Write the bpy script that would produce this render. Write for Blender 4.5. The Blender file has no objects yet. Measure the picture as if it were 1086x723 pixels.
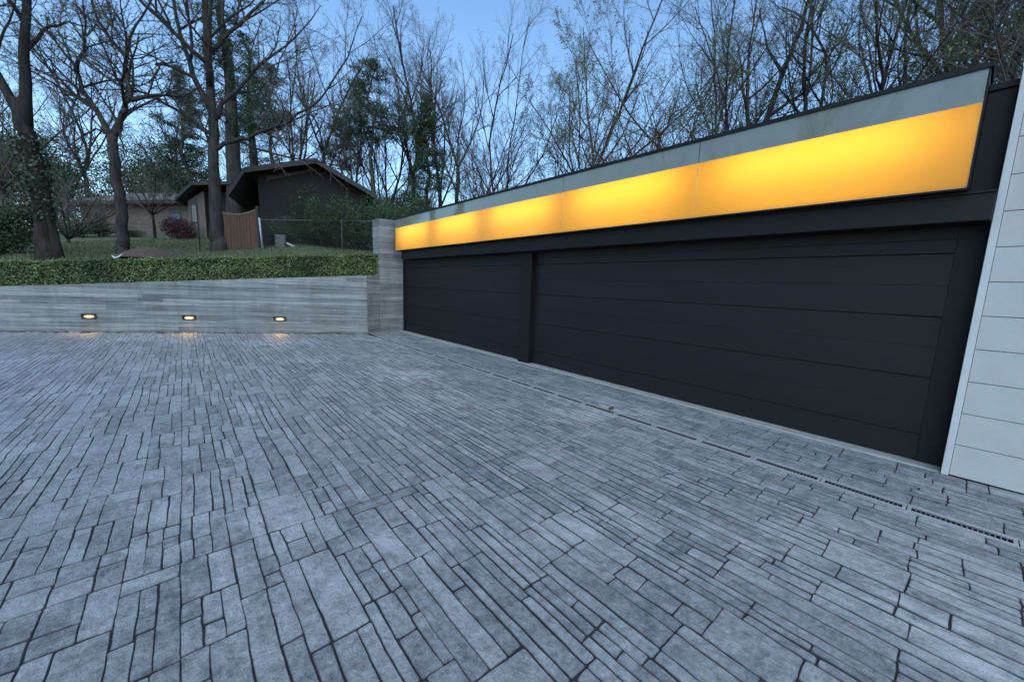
import bpy, bmesh, math, random
from mathutils import Vector, Matrix, noise, Quaternion
R = math.radians
random.seed(7)
scene = bpy.context.scene
COL = scene.collection

# ------------------------------------------------------------------ camera
cam_d = bpy.data.cameras.new('Camera'); cam = bpy.data.objects.new('Camera', cam_d); COL.objects.link(cam)
cam_d.sensor_fit = 'HORIZONTAL'; cam_d.sensor_width = 36.0; cam_d.lens = 36*408/1086
cam_d.clip_start = 0.05; cam_d.clip_end = 2000
dn = Vector((-95, 2820, 408)).normalized()                  # plumb line seen by the camera (x right, y down, z forward)
yv = Vector((193.5-543, 290.5-361.5, 408)); yv = (yv-dn*yv.dot(dn)).normalized()   # direction of the garage front
xv = yv.cross(-dn)
W = Matrix((xv, yv, -dn))
cam.matrix_world = Matrix.Translation((0, 0, 1.5)) @ (W @ Matrix.Diagonal((1, -1, -1))).to_4x4()
scene.camera = cam
scene.render.resolution_x = 1024; scene.render.resolution_y = 681

# ------------------------------------------------------------------ sky, dusk light, exposure
SUN_EL, SUN_ROT = R(40), R(215)
world = bpy.data.worlds.new('World'); scene.world = world; world.use_nodes = True
wn = world.node_tree.nodes; wl = world.node_tree.links
sky = wn.new('ShaderNodeTexSky'); sky.sky_type = 'NISHITA'; sky.sun_disc = False
sky.sun_elevation = SUN_EL; sky.sun_rotation = SUN_ROT; sky.altitude = 200
sky.air_density = 1.0; sky.dust_density = 0.6; sky.ozone_density = 2.5
tint = wn.new('ShaderNodeMix'); tint.data_type = 'RGBA'; tint.blend_type = 'MULTIPLY'; tint.inputs[0].default_value = 1
tint.inputs[7].default_value = (.83, .94, .95, 1)            # cool dusk sky
wl.new(sky.outputs[0], tint.inputs[6]); wl.new(tint.outputs[2], wn['Background'].inputs[0]); wn['Background'].inputs[1].default_value = 0.05
sun_d = bpy.data.lights.new('Sun', 'SUN'); sun_d.energy = 0.38; sun_d.angle = R(100); sun_d.color = (.80, .92, 1.0)   # soft afterglow behind the camera
sun = bpy.data.objects.new('Sun', sun_d); COL.objects.link(sun)
sdir = Vector((math.sin(SUN_ROT)*math.cos(SUN_EL), math.cos(SUN_ROT)*math.cos(SUN_EL), math.sin(SUN_EL)))
sun.rotation_euler = sdir.to_track_quat('Z', 'Y').to_euler()
vs = scene.view_settings
vs.view_transform = 'Standard'; vs.look = 'None'; vs.gamma = 1; vs.use_curve_mapping = False
vs.exposure = 2.65
scene.cycles.use_denoising = True
scene.cycles.max_bounces = 8; scene.cycles.transparent_max_bounces = 12
scene.cycles.sample_clamp_indirect = 4

# ------------------------------------------------------------------ helpers
class MB:
    """collects faces; build() links them as one mesh object"""
    def __init__(s): s.v = []; s.f = []; s.m = []; s.a = None
    def quad(s, a, b, c, d, m=0):
        n = len(s.v); s.v += [tuple(a), tuple(b), tuple(c), tuple(d)]; s.f.append((n, n+1, n+2, n+3)); s.m.append(m)
    def poly(s, pts, m=0):
        n = len(s.v); s.v += [tuple(p) for p in pts]; s.f.append(tuple(range(n, n+len(pts)))); s.m.append(m)
    def box(s, lo, hi, m=0, top=None):
        x0, y0, z0 = lo; x1, y1, z1 = hi; n = len(s.v)
        s.v += [(x0,y0,z0),(x1,y0,z0),(x1,y1,z0),(x0,y1,z0),(x0,y0,z1),(x1,y0,z1),(x1,y1,z1),(x0,y1,z1)]
        for q in ((0,3,2,1),(4,5,6,7),(0,1,5,4),(1,2,6,5),(2,3,7,6),(3,0,4,7)):
            s.f.append(tuple(n+i for i in q)); s.m.append(m)
    def prism(s, pts, ax, a, b, m=0):
        """pts: 2-D outline, extruded along axis ax from a to b"""
        def P(p, t): return {0:(t,p[0],p[1]), 1:(p[0],t,p[1]), 2:(p[0],p[1],t)}[ax]
        n = len(s.v); k = len(pts)
        s.v += [P(p, a) for p in pts]+[P(p, b) for p in pts]
        s.f.append(tuple(range(n, n+k))); s.m.append(m)
        s.f.append(tuple(range(n+2*k-1, n+k-1, -1))); s.m.append(m)
        for i in range(k):
            j = (i+1) % k; s.f.append((n+j, n+i, n+k+i, n+k+j)); s.m.append(m)
    def tube(s, pts, rad, sides=6, m=0, cap=True):
        n0 = len(s.v); k = len(pts); prev = None
        for i, p in enumerate(pts):
            t = (pts[min(i+1, k-1)]-pts[max(i-1, 0)])
            if t.length < 1e-9: t = Vector((0, 0, 1))
            t.normalize()
            if prev is None:
                a = t.orthogonal().normalized()
            else:
                a = prev-t*prev.dot(t)
                a = a.normalized() if a.length > 1e-6 else t.orthogonal().normalized()
            prev = a; b = t.cross(a)
            r = rad[i] if not isinstance(rad, (int, float)) else rad
            for j in range(sides):
                th = 2*math.pi*j/sides
                q = p+a*(r*math.cos(th))+b*(r*math.sin(th)); s.v.append((q.x, q.y, q.z))
        for i in range(k-1):
            for j in range(sides):
                j2 = (j+1) % sides
                s.f.append((n0+i*sides+j, n0+i*sides+j2, n0+(i+1)*sides+j2, n0+(i+1)*sides+j)); s.m.append(m)
        if cap and sides > 3:
            s.f.append(tuple(n0+(k-1)*sides+j for j in range(sides))); s.m.append(m)
            s.f.append(tuple(n0+j for j in reversed(range(sides)))); s.m.append(m)
    def leaf(s, p, size, rng, m=0, asp=.55, up=0.0):
        a = Vector((rng.gauss(0,1), rng.gauss(0,1), rng.gauss(0,1))).normalized()
        n = Vector((rng.gauss(0,1), rng.gauss(0,1), rng.gauss(0,1)+up))
        b = n.cross(a)
        if b.length < 1e-4: return
        b.normalize(); a = a*size*.5; b = b*size*asp*.5
        s.quad(p-a, p+b, p+a, p-b, m)
    def build(s, name, mats, parent=None, smooth=False, bevel=0):
        me = bpy.data.meshes.new(name); me.from_pydata(s.v, [], s.f)
        if not isinstance(mats, (list, tuple)): mats = [mats]
        for mt in mats: me.materials.append(mt)
        if any(s.m): me.polygons.foreach_set('material_index', s.m)
        if smooth: me.polygons.foreach_set('use_smooth', [True]*len(s.f))
        me.update()
        o = bpy.data.objects.new(name, me); COL.objects.link(o)
        if parent: o.parent = parent
        if bevel:
            md = o.modifiers.new('bevel', 'BEVEL'); md.width = bevel; md.segments = 2; md.limit_method = 'ANGLE'; md.angle_limit = R(40)
        return o

def tag(o, label=None, cat=None, group=None, kind=None):
    if label: o['label'] = label
    if cat: o['category'] = cat
    if group: o['group'] = group
    if kind: o['kind'] = kind
    return o
def thing(name, label, cat, loc=(0, 0, 0), rz=0, group=None):
    o = bpy.data.objects.new(name, None); COL.objects.link(o); o.empty_display_size = .2
    o.location = loc; o.rotation_euler = (0, 0, rz)
    return tag(o, label, cat, group)
def dup(root, loc, rz=0, sc=1.0, label=None, group=None):
    r = root.copy(); COL.objects.link(r); r.location = loc; r.rotation_euler = (0, 0, rz)
    r.scale = (sc, sc, sc) if isinstance(sc, (int, float)) else sc
    if label: r['label'] = label
    if group: r['group'] = group
    for ch in list(root.children):
        c = ch.copy(); COL.objects.link(c); c.parent = r
        for g in ch.children:
            d = g.copy(); COL.objects.link(d); d.parent = c
    return r

# ------------------------------------------------------------------ materials
def mat(name, c1, c2=None, rough=.6, scale=5, stretch=(1, 1, 1), bump=0, bscale=None, spec=.5, metal=0, detail=5,
        c3=None, scale3=.6, lo=.35, hi=.65, coord='Object', bdist=.01, rand=0, trans=0):
    m = bpy.data.materials.new(name); m.use_nodes = True; nt = m.node_tree; N = nt.nodes; L = nt.links
    b = N['Principled BSDF']; b.inputs['Roughness'].default_value = rough; b.inputs['Metallic'].default_value = metal
    b.inputs['Specular IOR Level'].default_value = spec
    tc = N.new('ShaderNodeTexCoord'); mp = N.new('ShaderNodeMapping'); mp.inputs['Scale'].default_value = stretch
    L.new(tc.outputs[coord], mp.inputs[0])
    nz = N.new('ShaderNodeTexNoise'); nz.inputs['Scale'].default_value = scale; nz.inputs['Detail'].default_value = detail
    nz.inputs['Roughness'].default_value = .65
    L.new(mp.outputs[0], nz.inputs['Vector'])
    rp = N.new('ShaderNodeValToRGB'); rp.color_ramp.elements[0].position = lo; rp.color_ramp.elements[1].position = hi
    rp.color_ramp.elements[0].color = (*c1, 1); rp.color_ramp.elements[1].color = (*(c2 or c1), 1)
    L.new(nz.outputs[0], rp.inputs[0]); col = rp.outputs[0]
    if c3:
        n3 = N.new('ShaderNodeTexNoise'); n3.inputs['Scale'].default_value = scale3; n3.inputs['Detail'].default_value = 4
        L.new(tc.outputs[coord], n3.inputs['Vector'])
        r3 = N.new('ShaderNodeValToRGB'); r3.color_ramp.elements[0].position = .48; r3.color_ramp.elements[1].position = .68
        L.new(n3.outputs[0], r3.inputs[0])
        mx = N.new('ShaderNodeMix'); mx.data_type = 'RGBA'; L.new(r3.outputs[0], mx.inputs[0])
        L.new(col, mx.inputs[6]); mx.inputs[7].default_value = (*c3, 1); col = mx.outputs[2]
    if rand:
        oi = N.new('ShaderNodeObjectInfo'); hs = N.new('ShaderNodeHueSaturation'); mr = N.new('ShaderNodeMapRange')
        mr.inputs[3].default_value = 1-rand; mr.inputs[4].default_value = 1+rand
        L.new(oi.outputs['Random'], mr.inputs[0]); L.new(mr.outputs[0], hs.inputs['Value']); L.new(col, hs.inputs['Color']); col = hs.outputs[0]
    L.new(col, b.inputs['Base Color'])
    if bump:
        nb = N.new('ShaderNodeTexNoise'); nb.inputs['Scale'].default_value = bscale or scale*4; nb.inputs['Detail'].default_value = 6
        L.new(mp.outputs[0], nb.inputs['Vector'])
        bp = N.new('ShaderNodeBump'); bp.inputs['Strength'].default_value = bump; bp.inputs['Distance'].default_value = bdist
        L.new(nb.outputs[0], bp.inputs['Height']); L.new(bp.outputs[0], b.inputs['Normal'])
    if trans:
        tr = N.new('ShaderNodeBsdfTranslucent'); L.new(col, tr.inputs[0]); ms = N.new('ShaderNodeMixShader'); ms.inputs[0].default_value = trans
        L.new(b.outputs[0], ms.inputs[1]); L.new(tr.outputs[0], ms.inputs[2]); L.new(ms.outputs[0], N['Material Output'].inputs[0])
    return m

M = {}
M['bark'] = mat('bark', (.018,.016,.0145), (.055,.048,.043), .9, 7, (1,1,.2), 1, 12, bdist=.05, spec=.2, rand=.25)
M['bark_dark'] = mat('bark_dark', (.012,.011,.010), (.036,.031,.027), .95, 6, (1,1,.2), 1, 10, bdist=.05, spec=.2)
M['twig'] = mat('twig', (.06,.053,.048), (.10,.087,.077), .9, 3, spec=.2, rand=.25)
M['bud'] = mat('bud', (.10,.115,.05), (.17,.18,.08), .7, 2, spec=.2, trans=.35, rand=.3)
M['bud_green'] = mat('bud_green', (.11,.15,.06), (.20,.24,.10), .7, 1, spec=.2, trans=.35)
M['needle'] = mat('needle', (.018,.034,.018), (.05,.075,.04), .8, .7, spec=.2)
M['evergreen'] = mat('evergreen', (.022,.042,.018), (.06,.085,.04), .6, .5, spec=.3)
M['dark_leaf'] = mat('dark_leaf', (.022,.042,.02), (.065,.095,.042), .6, 1.5, spec=.3)
M['box_leaf'] = mat('box_leaf', (.048,.078,.03), (.20,.25,.09), .5, 1.2, spec=.4, detail=8)
M['shaded_box_core'] = mat('shaded_box_core', (.008,.012,.006), (.02,.025,.012), .9, 8)
M['red_leaf'] = mat('red_leaf', (.034,.013,.015), (.07,.026,.028), .6, 2, spec=.3)
M['ivy'] = mat('ivy', (.014,.026,.014), (.04,.055,.028), .5, 2)
M['lawn'] = mat('lawn', (.075,.09,.045), (.12,.12,.075), .95, 3, bump=.6, bscale=25, c3=(.095,.078,.052), scale3=.35, spec=.1)
M['grass'] = mat('grass', (.06,.085,.036), (.12,.125,.068), .8, 1.2, spec=.2)
M['mulch'] = mat('mulch', (.05,.032,.024), (.11,.07,.052), .95, 12, bump=1, bscale=30, bdist=.05)
M['black_metal'] = mat('black_metal', (.0026,.0024,.0027), (.004,.0038,.0042), .6, 3, bump=.04, bscale=60, spec=.3)
M['door'] = mat('door_paint', (.0052,.005,.006), (.0072,.007,.0082), .55, 4, (1,.12,1), .22, 22, bdist=.004, spec=.3)
M['soffit'] = mat('soffit', (.012,.012,.013), (.016,.016,.017), .7, 4)
M['siding'] = mat('siding', (.375,.375,.365), (.41,.41,.395), .55, 7, bump=.12, bscale=90, bdist=.003, c3=(.36,.365,.355), scale3=1.3)
M['trim'] = mat('trim', (.44,.445,.44), (.49,.49,.48), .45, 5)
M['sill'] = mat('sill_concrete', (.27,.265,.25), (.36,.35,.33), .8, 9, bump=.3, bscale=60)
M['roofing'] = mat('roofing', (.06,.06,.06), (.09,.09,.09), .9, 4)
M['white_box'] = mat('light_box_lining', (.75,.74,.72), None, .8, 3)
M['grate'] = mat('drain_grate', (.30,.30,.30), (.42,.42,.41), .5, 20, metal=.2)
M['shaded_grate_bar'] = mat('shaded_grate_bar', (.09,.09,.092), (.14,.14,.14), .6, 20)  # bars coloured darker than the rails to stand for shade in the slots
M['channel'] = mat('drain_channel', (.012,.012,.012), (.02,.02,.02), .9, 10)
M['bronze'] = mat('bronze', (.02,.018,.016), (.035,.03,.026), .45, 10, metal=.5)
M['brick'] = None
M['dark_siding'] = mat('dark_siding', (.005,.0045,.0045), (.011,.009,.0085), .85, 3, (1,1,7), .3, 8)
M['fascia_brown'] = mat('fascia_brown', (.016,.014,.014), (.028,.024,.022), .7, 6)
M['shingle'] = mat('shingle', (.085,.088,.08), (.15,.15,.135), .95, 9, (1,1,4), .5, 20)
M['dark_shingle'] = mat('dark_shingle', (.022,.021,.021), (.045,.042,.041), .95, 9, (1,1,4), .5, 20)
M['stucco'] = mat('pale_brick', (.10,.082,.07), (.14,.115,.098), .9, 12, bump=.2)
M['window'] = mat('window_glass', (.01,.012,.015), None, .08, 3)
M['redwood'] = mat('red_wood', (.06,.029,.017), (.125,.062,.038), .85, 4, (6,6,.4), .3, 10)
M['old_wood'] = mat('old_wood', (.10,.075,.055), (.16,.125,.095), .9, 5, (6,6,.4), .2)
M['galv'] = mat('galvanised', (.28,.29,.30), (.38,.39,.40), .45, 12, metal=.6)
M['wire'] = mat('wire', (.05,.052,.055), (.08,.083,.088), .6, 3, metal=.4)
M['block'] = mat('block', (.10,.098,.09), (.16,.155,.145), .95, 15, bump=.4)
M['white'] = mat('white_wood', (.62,.62,.60), (.75,.75,.72), .7, 8)
M['dry_leaf'] = mat('dry_leaf', (.06,.035,.02), (.12,.075,.045), .8, 8)
M['pale_flower'] = mat('pale_flower', (.30,.24,.24), (.45,.38,.38), .7, 5)

def concrete_mat():
    m = bpy.data.materials.new('board_formed_concrete'); m.use_nodes = True; nt = m.node_tree; N = nt.nodes; L = nt.links
    b = N['Principled BSDF']; b.inputs['Roughness'].default_value = .8
    tc = N.new('ShaderNodeTexCoord')
    def nz(stretch, sc, det=6):
        mp = N.new('ShaderNodeMapping'); mp.inputs['Scale'].default_value = stretch; L.new(tc.outputs['Object'], mp.inputs[0])
        n = N.new('ShaderNodeTexNoise'); n.inputs['Scale'].default_value = sc; n.inputs['Detail'].default_value = det
        n.inputs['Roughness'].default_value = .7; L.new(mp.outputs[0], n.inputs['Vector']); return n
    a = nz((.35, .35, 9), 2.2); c = nz((1, 1, 1), 1.3); d = nz((.5, .5, 24), 3)
    at = N.new('ShaderNodeAttribute'); at.attribute_name = 'tone'
    def math_(op, x, y):
        n = N.new('ShaderNodeMath'); n.operation = op
        for i, q in enumerate((x, y)):
            if isinstance(q, (int, float)): n.inputs[i].default_value = q
            else: L.new(q, n.inputs[i])
        return n.outputs[0]
    v = math_('ADD', math_('MULTIPLY', a.outputs[0], .55), math_('ADD', math_('MULTIPLY', c.outputs[0], .27), math_('MULTIPLY', nz((3, 3, .25), 1.6).outputs[0], .18)))
    v = math_('ADD', v, math_('MULTIPLY', math_('SUBTRACT', at.outputs['Fac'], .5), .12))
    rp = N.new('ShaderNodeValToRGB'); e = rp.color_ramp.elements
    e[0].position = .36; e[0].color = (.075,.076,.074,1); e[1].position = .64; e[1].color = (.30,.30,.29,1)
    k = e.new(.5); k.color = (.175,.175,.17,1)
    L.new(v, rp.inputs[0]); L.new(rp.outputs[0], b.inputs['Base Color'])
    bp = N.new('ShaderNodeBump'); bp.inputs['Strength'].default_value = .7; bp.inputs['Distance'].default_value = .012
    L.new(math_('ADD', d.outputs[0], math_('MULTIPLY', a.outputs[0], .6)), bp.inputs['Height']); L.new(bp.outputs[0], b.inputs['Normal'])
    return m
M['concrete'] = concrete_mat()

def brick_mat():
    m = bpy.data.materials.new('brown_brick'); m.use_nodes = True; nt = m.node_tree; N = nt.nodes; L = nt.links
    b = N['Principled BSDF']; b.inputs['Roughness'].default_value = .9
    tc = N.new('ShaderNodeTexCoord'); mp = N.new('ShaderNodeMapping'); mp.inputs['Rotation'].default_value = (R(90), 0, 0)
    L.new(tc.outputs['Object'], mp.inputs[0])
    br = N.new('ShaderNodeTexBrick'); br.inputs['Scale'].default_value = 1.0
    br.inputs['Brick Width'].default_value = .4; br.inputs['Row Height'].default_value = .16; br.inputs['Mortar Size'].default_value = .02
    br.inputs['Color1'].default_value = (.095,.068,.056,1); br.inputs['Color2'].default_value = (.135,.10,.082,1); br.inputs['Mortar'].default_value = (.14,.125,.11,1)
    L.new(mp.outputs[0], br.inputs['Vector']); L.new(br.outputs[0], b.inputs['Base Color'])
    return m
M['brick'] = brick_mat()

def paving_mat():
    m = bpy.data.materials.new('stamped_concrete'); m.use_nodes = True; nt = m.node_tree; N = nt.nodes; L = nt.links
    b = N['Principled BSDF']; b.inputs['Specular IOR Level'].default_value = .5
    tc = N.new('ShaderNodeTexCoord')
    def nz(sc, det=6, ro=.65, st=(1, 1, 1)):
        mp = N.new('ShaderNodeMapping'); mp.inputs['Scale'].default_value = st; L.new(tc.outputs['Object'], mp.inputs[0])
        n = N.new('ShaderNodeTexNoise'); n.inputs['Scale'].default_value = sc; n.inputs['Detail'].default_value = det; n.inputs['Roughness'].default_value = ro
        L.new(mp.outputs[0], n.inputs['Vector']); return n.outputs[0]
    def mt(op, x, y, cl=False):
        n = N.new('ShaderNodeMath'); n.operation = op; n.use_clamp = cl
        for i, q in enumerate((x, y)):
            if isinstance(q, (int, float)): n.inputs[i].default_value = q
            else: L.new(q, n.inputs[i])
        return n.outputs[0]
    def ramp(x, p0, p1):
        n = N.new('ShaderNodeMapRange'); n.inputs[1].default_value = p0; n.inputs[2].default_value = p1; L.new(x, n.inputs[0]); return n.outputs[0]
    at = N.new('ShaderNodeAttribute'); at.attribute_name = 'tone'
    big = nz(.55, 4); mid = nz(7, 7, .75); fine = nz(26, 8, .85); streak = nz(9, 6, .7, (1, .35, 1))
    wear = mt('MULTIPLY', ramp(big, .50, .64), ramp(streak, .42, .62), True)        # pale worn patches
    dirt = mt('MULTIPLY', ramp(nz(1.1, 5), .55, .72), ramp(mid, .4, .65), True)     # darker stained patches
    v = mt('ADD', mt('MULTIPLY', mid, .40), mt('MULTIPLY', fine, .52))
    v = mt('ADD', v, mt('MULTIPLY', at.outputs['Fac'], .085))
    pits = ramp(nz(95, 4, .7), .56, .70); specks = ramp(nz(140, 3, .7), .60, .70)
    rp = N.new('ShaderNodeValToRGB'); e = rp.color_ramp.elements
    e[0].position = .40; e[0].color = (.11,.115,.118,1); e[1].position = .62; e[1].color = (.42,.425,.42,1)
    L.new(v, rp.inputs[0])
    def mix(f, a, c):
        n = N.new('ShaderNodeMix'); n.data_type = 'RGBA'; L.new(f, n.inputs[0]); L.new(a, n.inputs[6]); n.inputs[7].default_value = (*c, 1); return n.outputs[2]
    c = mix(mt('MULTIPLY', wear, .95), rp.outputs[0], (.54,.54,.53))
    c = mix(mt('MULTIPLY', dirt, .65), c, (.085,.085,.082))
    c = mix(mt('MULTIPLY', pits, .55), c, (.05,.051,.053)); c = mix(mt('MULTIPLY', specks, .35), c, (.55,.55,.54))
    aj = N.new('ShaderNodeAttribute'); aj.attribute_name = 'joint'                 # dark release powder lies in the joints
    c = mix(mt('MULTIPLY', aj.outputs['Fac'], mt('ADD', .35, mt('MULTIPLY', ramp(nz(3.2, 6, .75), .36, .58), .6))), c, (.028,.029,.031))
    L.new(c, b.inputs['Base Color'])
    L.new(mt('ADD', mt('MULTIPLY', mid, .35), .27), b.inputs['Roughness'])
    h = mt('ADD', mt('MULTIPLY', fine, .35), mt('ADD', mt('MULTIPLY', nz(16, 5, .6, (1, .6, 1)), 1.0), mt('MULTIPLY', mid, .8)))
    bp = N.new('ShaderNodeBump'); bp.inputs['Strength'].default_value = 1; bp.inputs['Distance'].default_value = .026
    L.new(h, bp.inputs['Height']); L.new(bp.outputs[0], b.inputs['Normal'])
    return m
M['paving'] = paving_mat()
M['joint'] = mat('paving_joint', (.014,.014,.015), (.03,.03,.03), .95, 14)

def lit_glass_mat():
    m = bpy.data.materials.new('amber_translucent_glass'); m.use_nodes = True; nt = m.node_tree; N = nt.nodes; L = nt.links
    N.remove(N['Principled BSDF'])
    tr = N.new('ShaderNodeBsdfTranslucent'); tr.inputs[0].default_value = (.90, .50, .05, 1)
    df = N.new('ShaderNodeBsdfDiffuse'); df.inputs[0].default_value = (.5, .3, .06, 1)
    gl = N.new('ShaderNodeBsdfGlossy'); gl.inputs['Roughness'].default_value = .3
    fr = N.new('ShaderNodeFresnel'); fr.inputs[0].default_value = 1.45
    a = N.new('ShaderNodeMixShader'); a.inputs[0].default_value = .15; L.new(tr.outputs[0], a.inputs[1]); L.new(df.outputs[0], a.inputs[2])
    c = N.new('ShaderNodeMixShader'); L.new(fr.outputs[0], c.inputs[0]); L.new(a.outputs[0], c.inputs[1]); L.new(gl.outputs[0], c.inputs[2])
    L.new(c.outputs[0], N['Material Output'].inputs[0]); return m
M['lit_glass'] = lit_glass_mat()
M['grey_glass'] = mat('grey_back_painted_glass', (.155,.168,.135), (.165,.178,.145), .04, 1, spec=1.0)
def emit(name, c, s):
    m = bpy.data.materials.new(name); m.use_nodes = True; b = m.node_tree.nodes['Principled BSDF']
    b.inputs['Base Color'].default_value = (.8, .7, .5, 1); b.inputs['Emission Color'].default_value = (*c, 1); b.inputs['Emission Strength'].default_value = s
    return m
M['lamp_lens'] = emit('lamp_lens', (1, .45, .07), .42)

# ------------------------------------------------------------------ terrain
def y_wall(X): return 10.98-(X-3.94)*0.5375 if X < 3.94 else 11.4
def s_out(X, Y):
    d1 = (Y-y_wall(X))*(.88 if X < 3.94 else 1)
    return max(d1, X-11.3)
def wall_top(X): return 1.638+.0785*(min(X, 4)-3.94)
def terrain_z(X, Y):
    s = max(s_out(X, Y), 0)
    sl = .115*s if s < 45 else .115*(45+30*(1-math.exp(-(s-45)/30)))
    return wall_top(max(X, -14))-.2+.5*(1-math.exp(-s/2))+sl+.06*noise.noise((X*.3, Y*.3, 0))*min(1, s/2)
def grid_terrain():
    def axis(lo, hi, a, b):
        r = []; x = a
        while x <= b: r.append(x); x += .5
        st = .7; x = a
        while x > lo: x -= st; st *= 1.25; r.insert(0, x)
        st = .7; x = r[-1]
        while x < hi: x += st; st *= 1.25; r.append(x)
        return r
    xs = axis(-140, 170, -12, 16); ys = axis(-120, 190, -6, 30)
    mb = MB(); idx = {}
    for i, X in enumerate(xs):
        for j, Y in enumerate(ys):
            if s_out(X, Y) > .12: idx[i, j] = len(mb.v); mb.v.append((X, Y, terrain_z(X, Y)))
    for i in range(len(xs)-1):
        for j in range(len(ys)-1):
            q = [(i, j), (i+1, j), (i+1, j+1), (i, j+1)]
            if all(k in idx for k in q): mb.f.append(tuple(idx[k] for k in q)); mb.m.append(0)
    tag(mb.build('lawn_slope', M['lawn'], smooth=True), kind='structure')
grid_terrain()
mb = MB(); mb.quad((-400,-400,-.09), (400,-400,-.09), (400,400,-.09), (-400,400,-.09))
tag(mb.build('ground', M['lawn']), kind='structure')

# ------------------------------------------------------------------ stamped concrete driveway
DX0, DX1, DY0, DY1 = -11.0, 5.16, -5.0, 17.5
mb = MB(); mb.box((DX0-.3, DY0-.3, -.085), (3.82, DY1+1.5, -.0065)); mb.box((3.98, DY0-.3, -.085), (DX1, 11.2, -.0065))
base = mb.build('driveway_base', M['joint']); tag(base, kind='structure')
def warp(x, y):
    a = noise.noise_vector((x*1.3, y*1.0, 3.1)); b = noise.noise_vector((x*5.5, y*4.0, 9.7))
    c = noise.noise_vector((x*17, y*17, 5.5))
    return x+.012*a.x+.0045*b.x+.0036*c.x, y+.012*a.y+.005*b.y+.0036*c.y
JY = (2.5, 7.1, 11.9, -1.9)                                   # saw-cut control joints across the drive
def paving():
    rng = random.Random(11); mb = MB(); tones = []; joints = []
    def stone(x0, x1, y0, y1):
        g = rng.choice((.0014, .0020, .0027, .0036))
        e = min(max(((x0+x1)/2+.3)/2.6, 0), 1)                  # the long joints open up towards the garage
        x0 += g*(.6+.85*e); x1 -= g*(.6+.85*e); y0 += g*(1.45-.7*e); y1 -= g*(1.45-.7*e)
        if x1-x0 < .02 or y1-y0 < .03: return
        xc, yc = (x0+x1)/2, (y0+y1)/2
        if s_out(xc, yc) > -.02: return
        near = (xc*xc+yc*yc) < 60
        st = .034 if near else .10
        k1, k2, k3, k4 = [rng.uniform(-.0035, .0035) for _ in range(4)]
        c = [(x0+k1, y0+k2), (x1+k3, y0-k4*.6), (x1+k2, y1+k1), (x0+k4, y1-k3*.6)]
        lim = []
        ring = []
        for a in range(4):
            p, q = c[a], c[(a+1) % 4]; L = math.hypot(q[0]-p[0], q[1]-p[1]); n = max(1, int(L/st))
            for i in range(n):
                t = i/n
                if i == 0 and near:                             # rounded corner
                    r = c[a-1]; u = min(.22, .006/max(L, .01)); lr = math.hypot(r[0]-p[0], r[1]-p[1]); w = min(.22, .006/max(lr, .01))
                    ring.append((p[0]+(r[0]-p[0])*w, p[1]+(r[1]-p[1])*w)); ring.append((p[0]+(q[0]-p[0])*u, p[1]+(q[1]-p[1])*u)); continue
                ring.append((p[0]+(q[0]-p[0])*t, p[1]+(q[1]-p[1])*t))
        ring = [warp(*p) for p in ring]
        ring = [(min(px, 3.838), py) if xc < 3.91 else (max(px, 3.982), py) for px, py in ring]
        mx = sum(p[0] for p in ring)/len(ring); my = sum(p[1] for p in ring)/len(ring)
        tx, ty, tz = rng.uniform(-.006, .006), rng.uniform(-.004, .004), rng.uniform(-.0008, .0008)
        def ins(d, dz):
            out = []
            for (x, y) in ring:
                vx, vy = mx-x, my-y
                hx = min(d*(.68+.92*e), abs(vx)*.5); hy = min(d*(1.5-.7*e), abs(vy)*.5)
                X = x+(hx if vx > 0 else -hx); Y = y+(hy if vy > 0 else -hy)
                out.append((X, Y, tz+dz+(X-mx)*tx+(Y-my)*ty))
            return out
        n0 = len(mb.v); k = len(ring); t = rng.random()
        rings = [[(x, y, -.0075) for x, y in ring], ins(.0016, -.0030), ins(.0042, -.0003)]
        for rr in rings: mb.v.extend(rr)
        for a in range(2):
            for i in range(k):
                j = (i+1) % k
                mb.f.append((n0+a*k+i, n0+a*k+j, n0+(a+1)*k+j, n0+(a+1)*k+i)); mb.m.append(0); tones.append(t); joints.append((1.0, .42)[a])
        mb.f.append(tuple(n0+2*k+i for i in range(k))); mb.m.append(0); tones.append(t); joints.append(0.0)
    def fill(xa, xb):
        x = xa
        while x < xb-.05:
            w = rng.uniform(.17, .265)
            if x+w > xb-.12: w = xb-x
            y = DY0+rng.uniform(-.3, 0)
            while y < DY1:
                kind = rng.random()
                L = rng.uniform(.32, .80)
                for jy in JY:
                    if y < jy < y+L+.08: L = max(jy-y, .06); break
                if kind < .05 or L < .16:
                    stone(x, x+w, y, y+min(L, .42)); y += min(L, .42); continue
                n = 2 if kind < (.54 if x < .4 else .40) else 3
                cuts = [0]+sorted([.5+rng.uniform(-.16, .16)] if n == 2 else ([.32+rng.uniform(-.08, .05), .67+rng.uniform(-.05, .09)] if n == 3 else [.25+rng.uniform(-.04, .04), .5+rng.uniform(-.05, .05), .76+rng.uniform(-.05, .04)]))+[1]
                for a in range(n):
                    yy = y; parts = 1 if rng.random() < .52 else (2 if rng.random() < .85 else 3)
                    if L < .36: parts = min(parts, 2)
                    cc = [0]+sorted((i+1)/parts+rng.uniform(-.14, .14) for i in range(parts-1))+[1]
                    for b in range(parts): stone(x+w*cuts[a], x+w*cuts[a+1], y+L*cc[b], y+L*cc[b+1])
                y += L
            x += w
    fill(DX0, 3.84); fill(3.985, 4.955)
    o = mb.build('driveway', M['paving'])
    at = o.data.attributes.new('tone', 'FLOAT', 'FACE'); at.data.foreach_set('value', tones)
    at = o.data.attributes.new('joint', 'FLOAT', 'FACE'); at.data.foreach_set('value', joints)
    tag(o, kind='structure')
paving()

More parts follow.
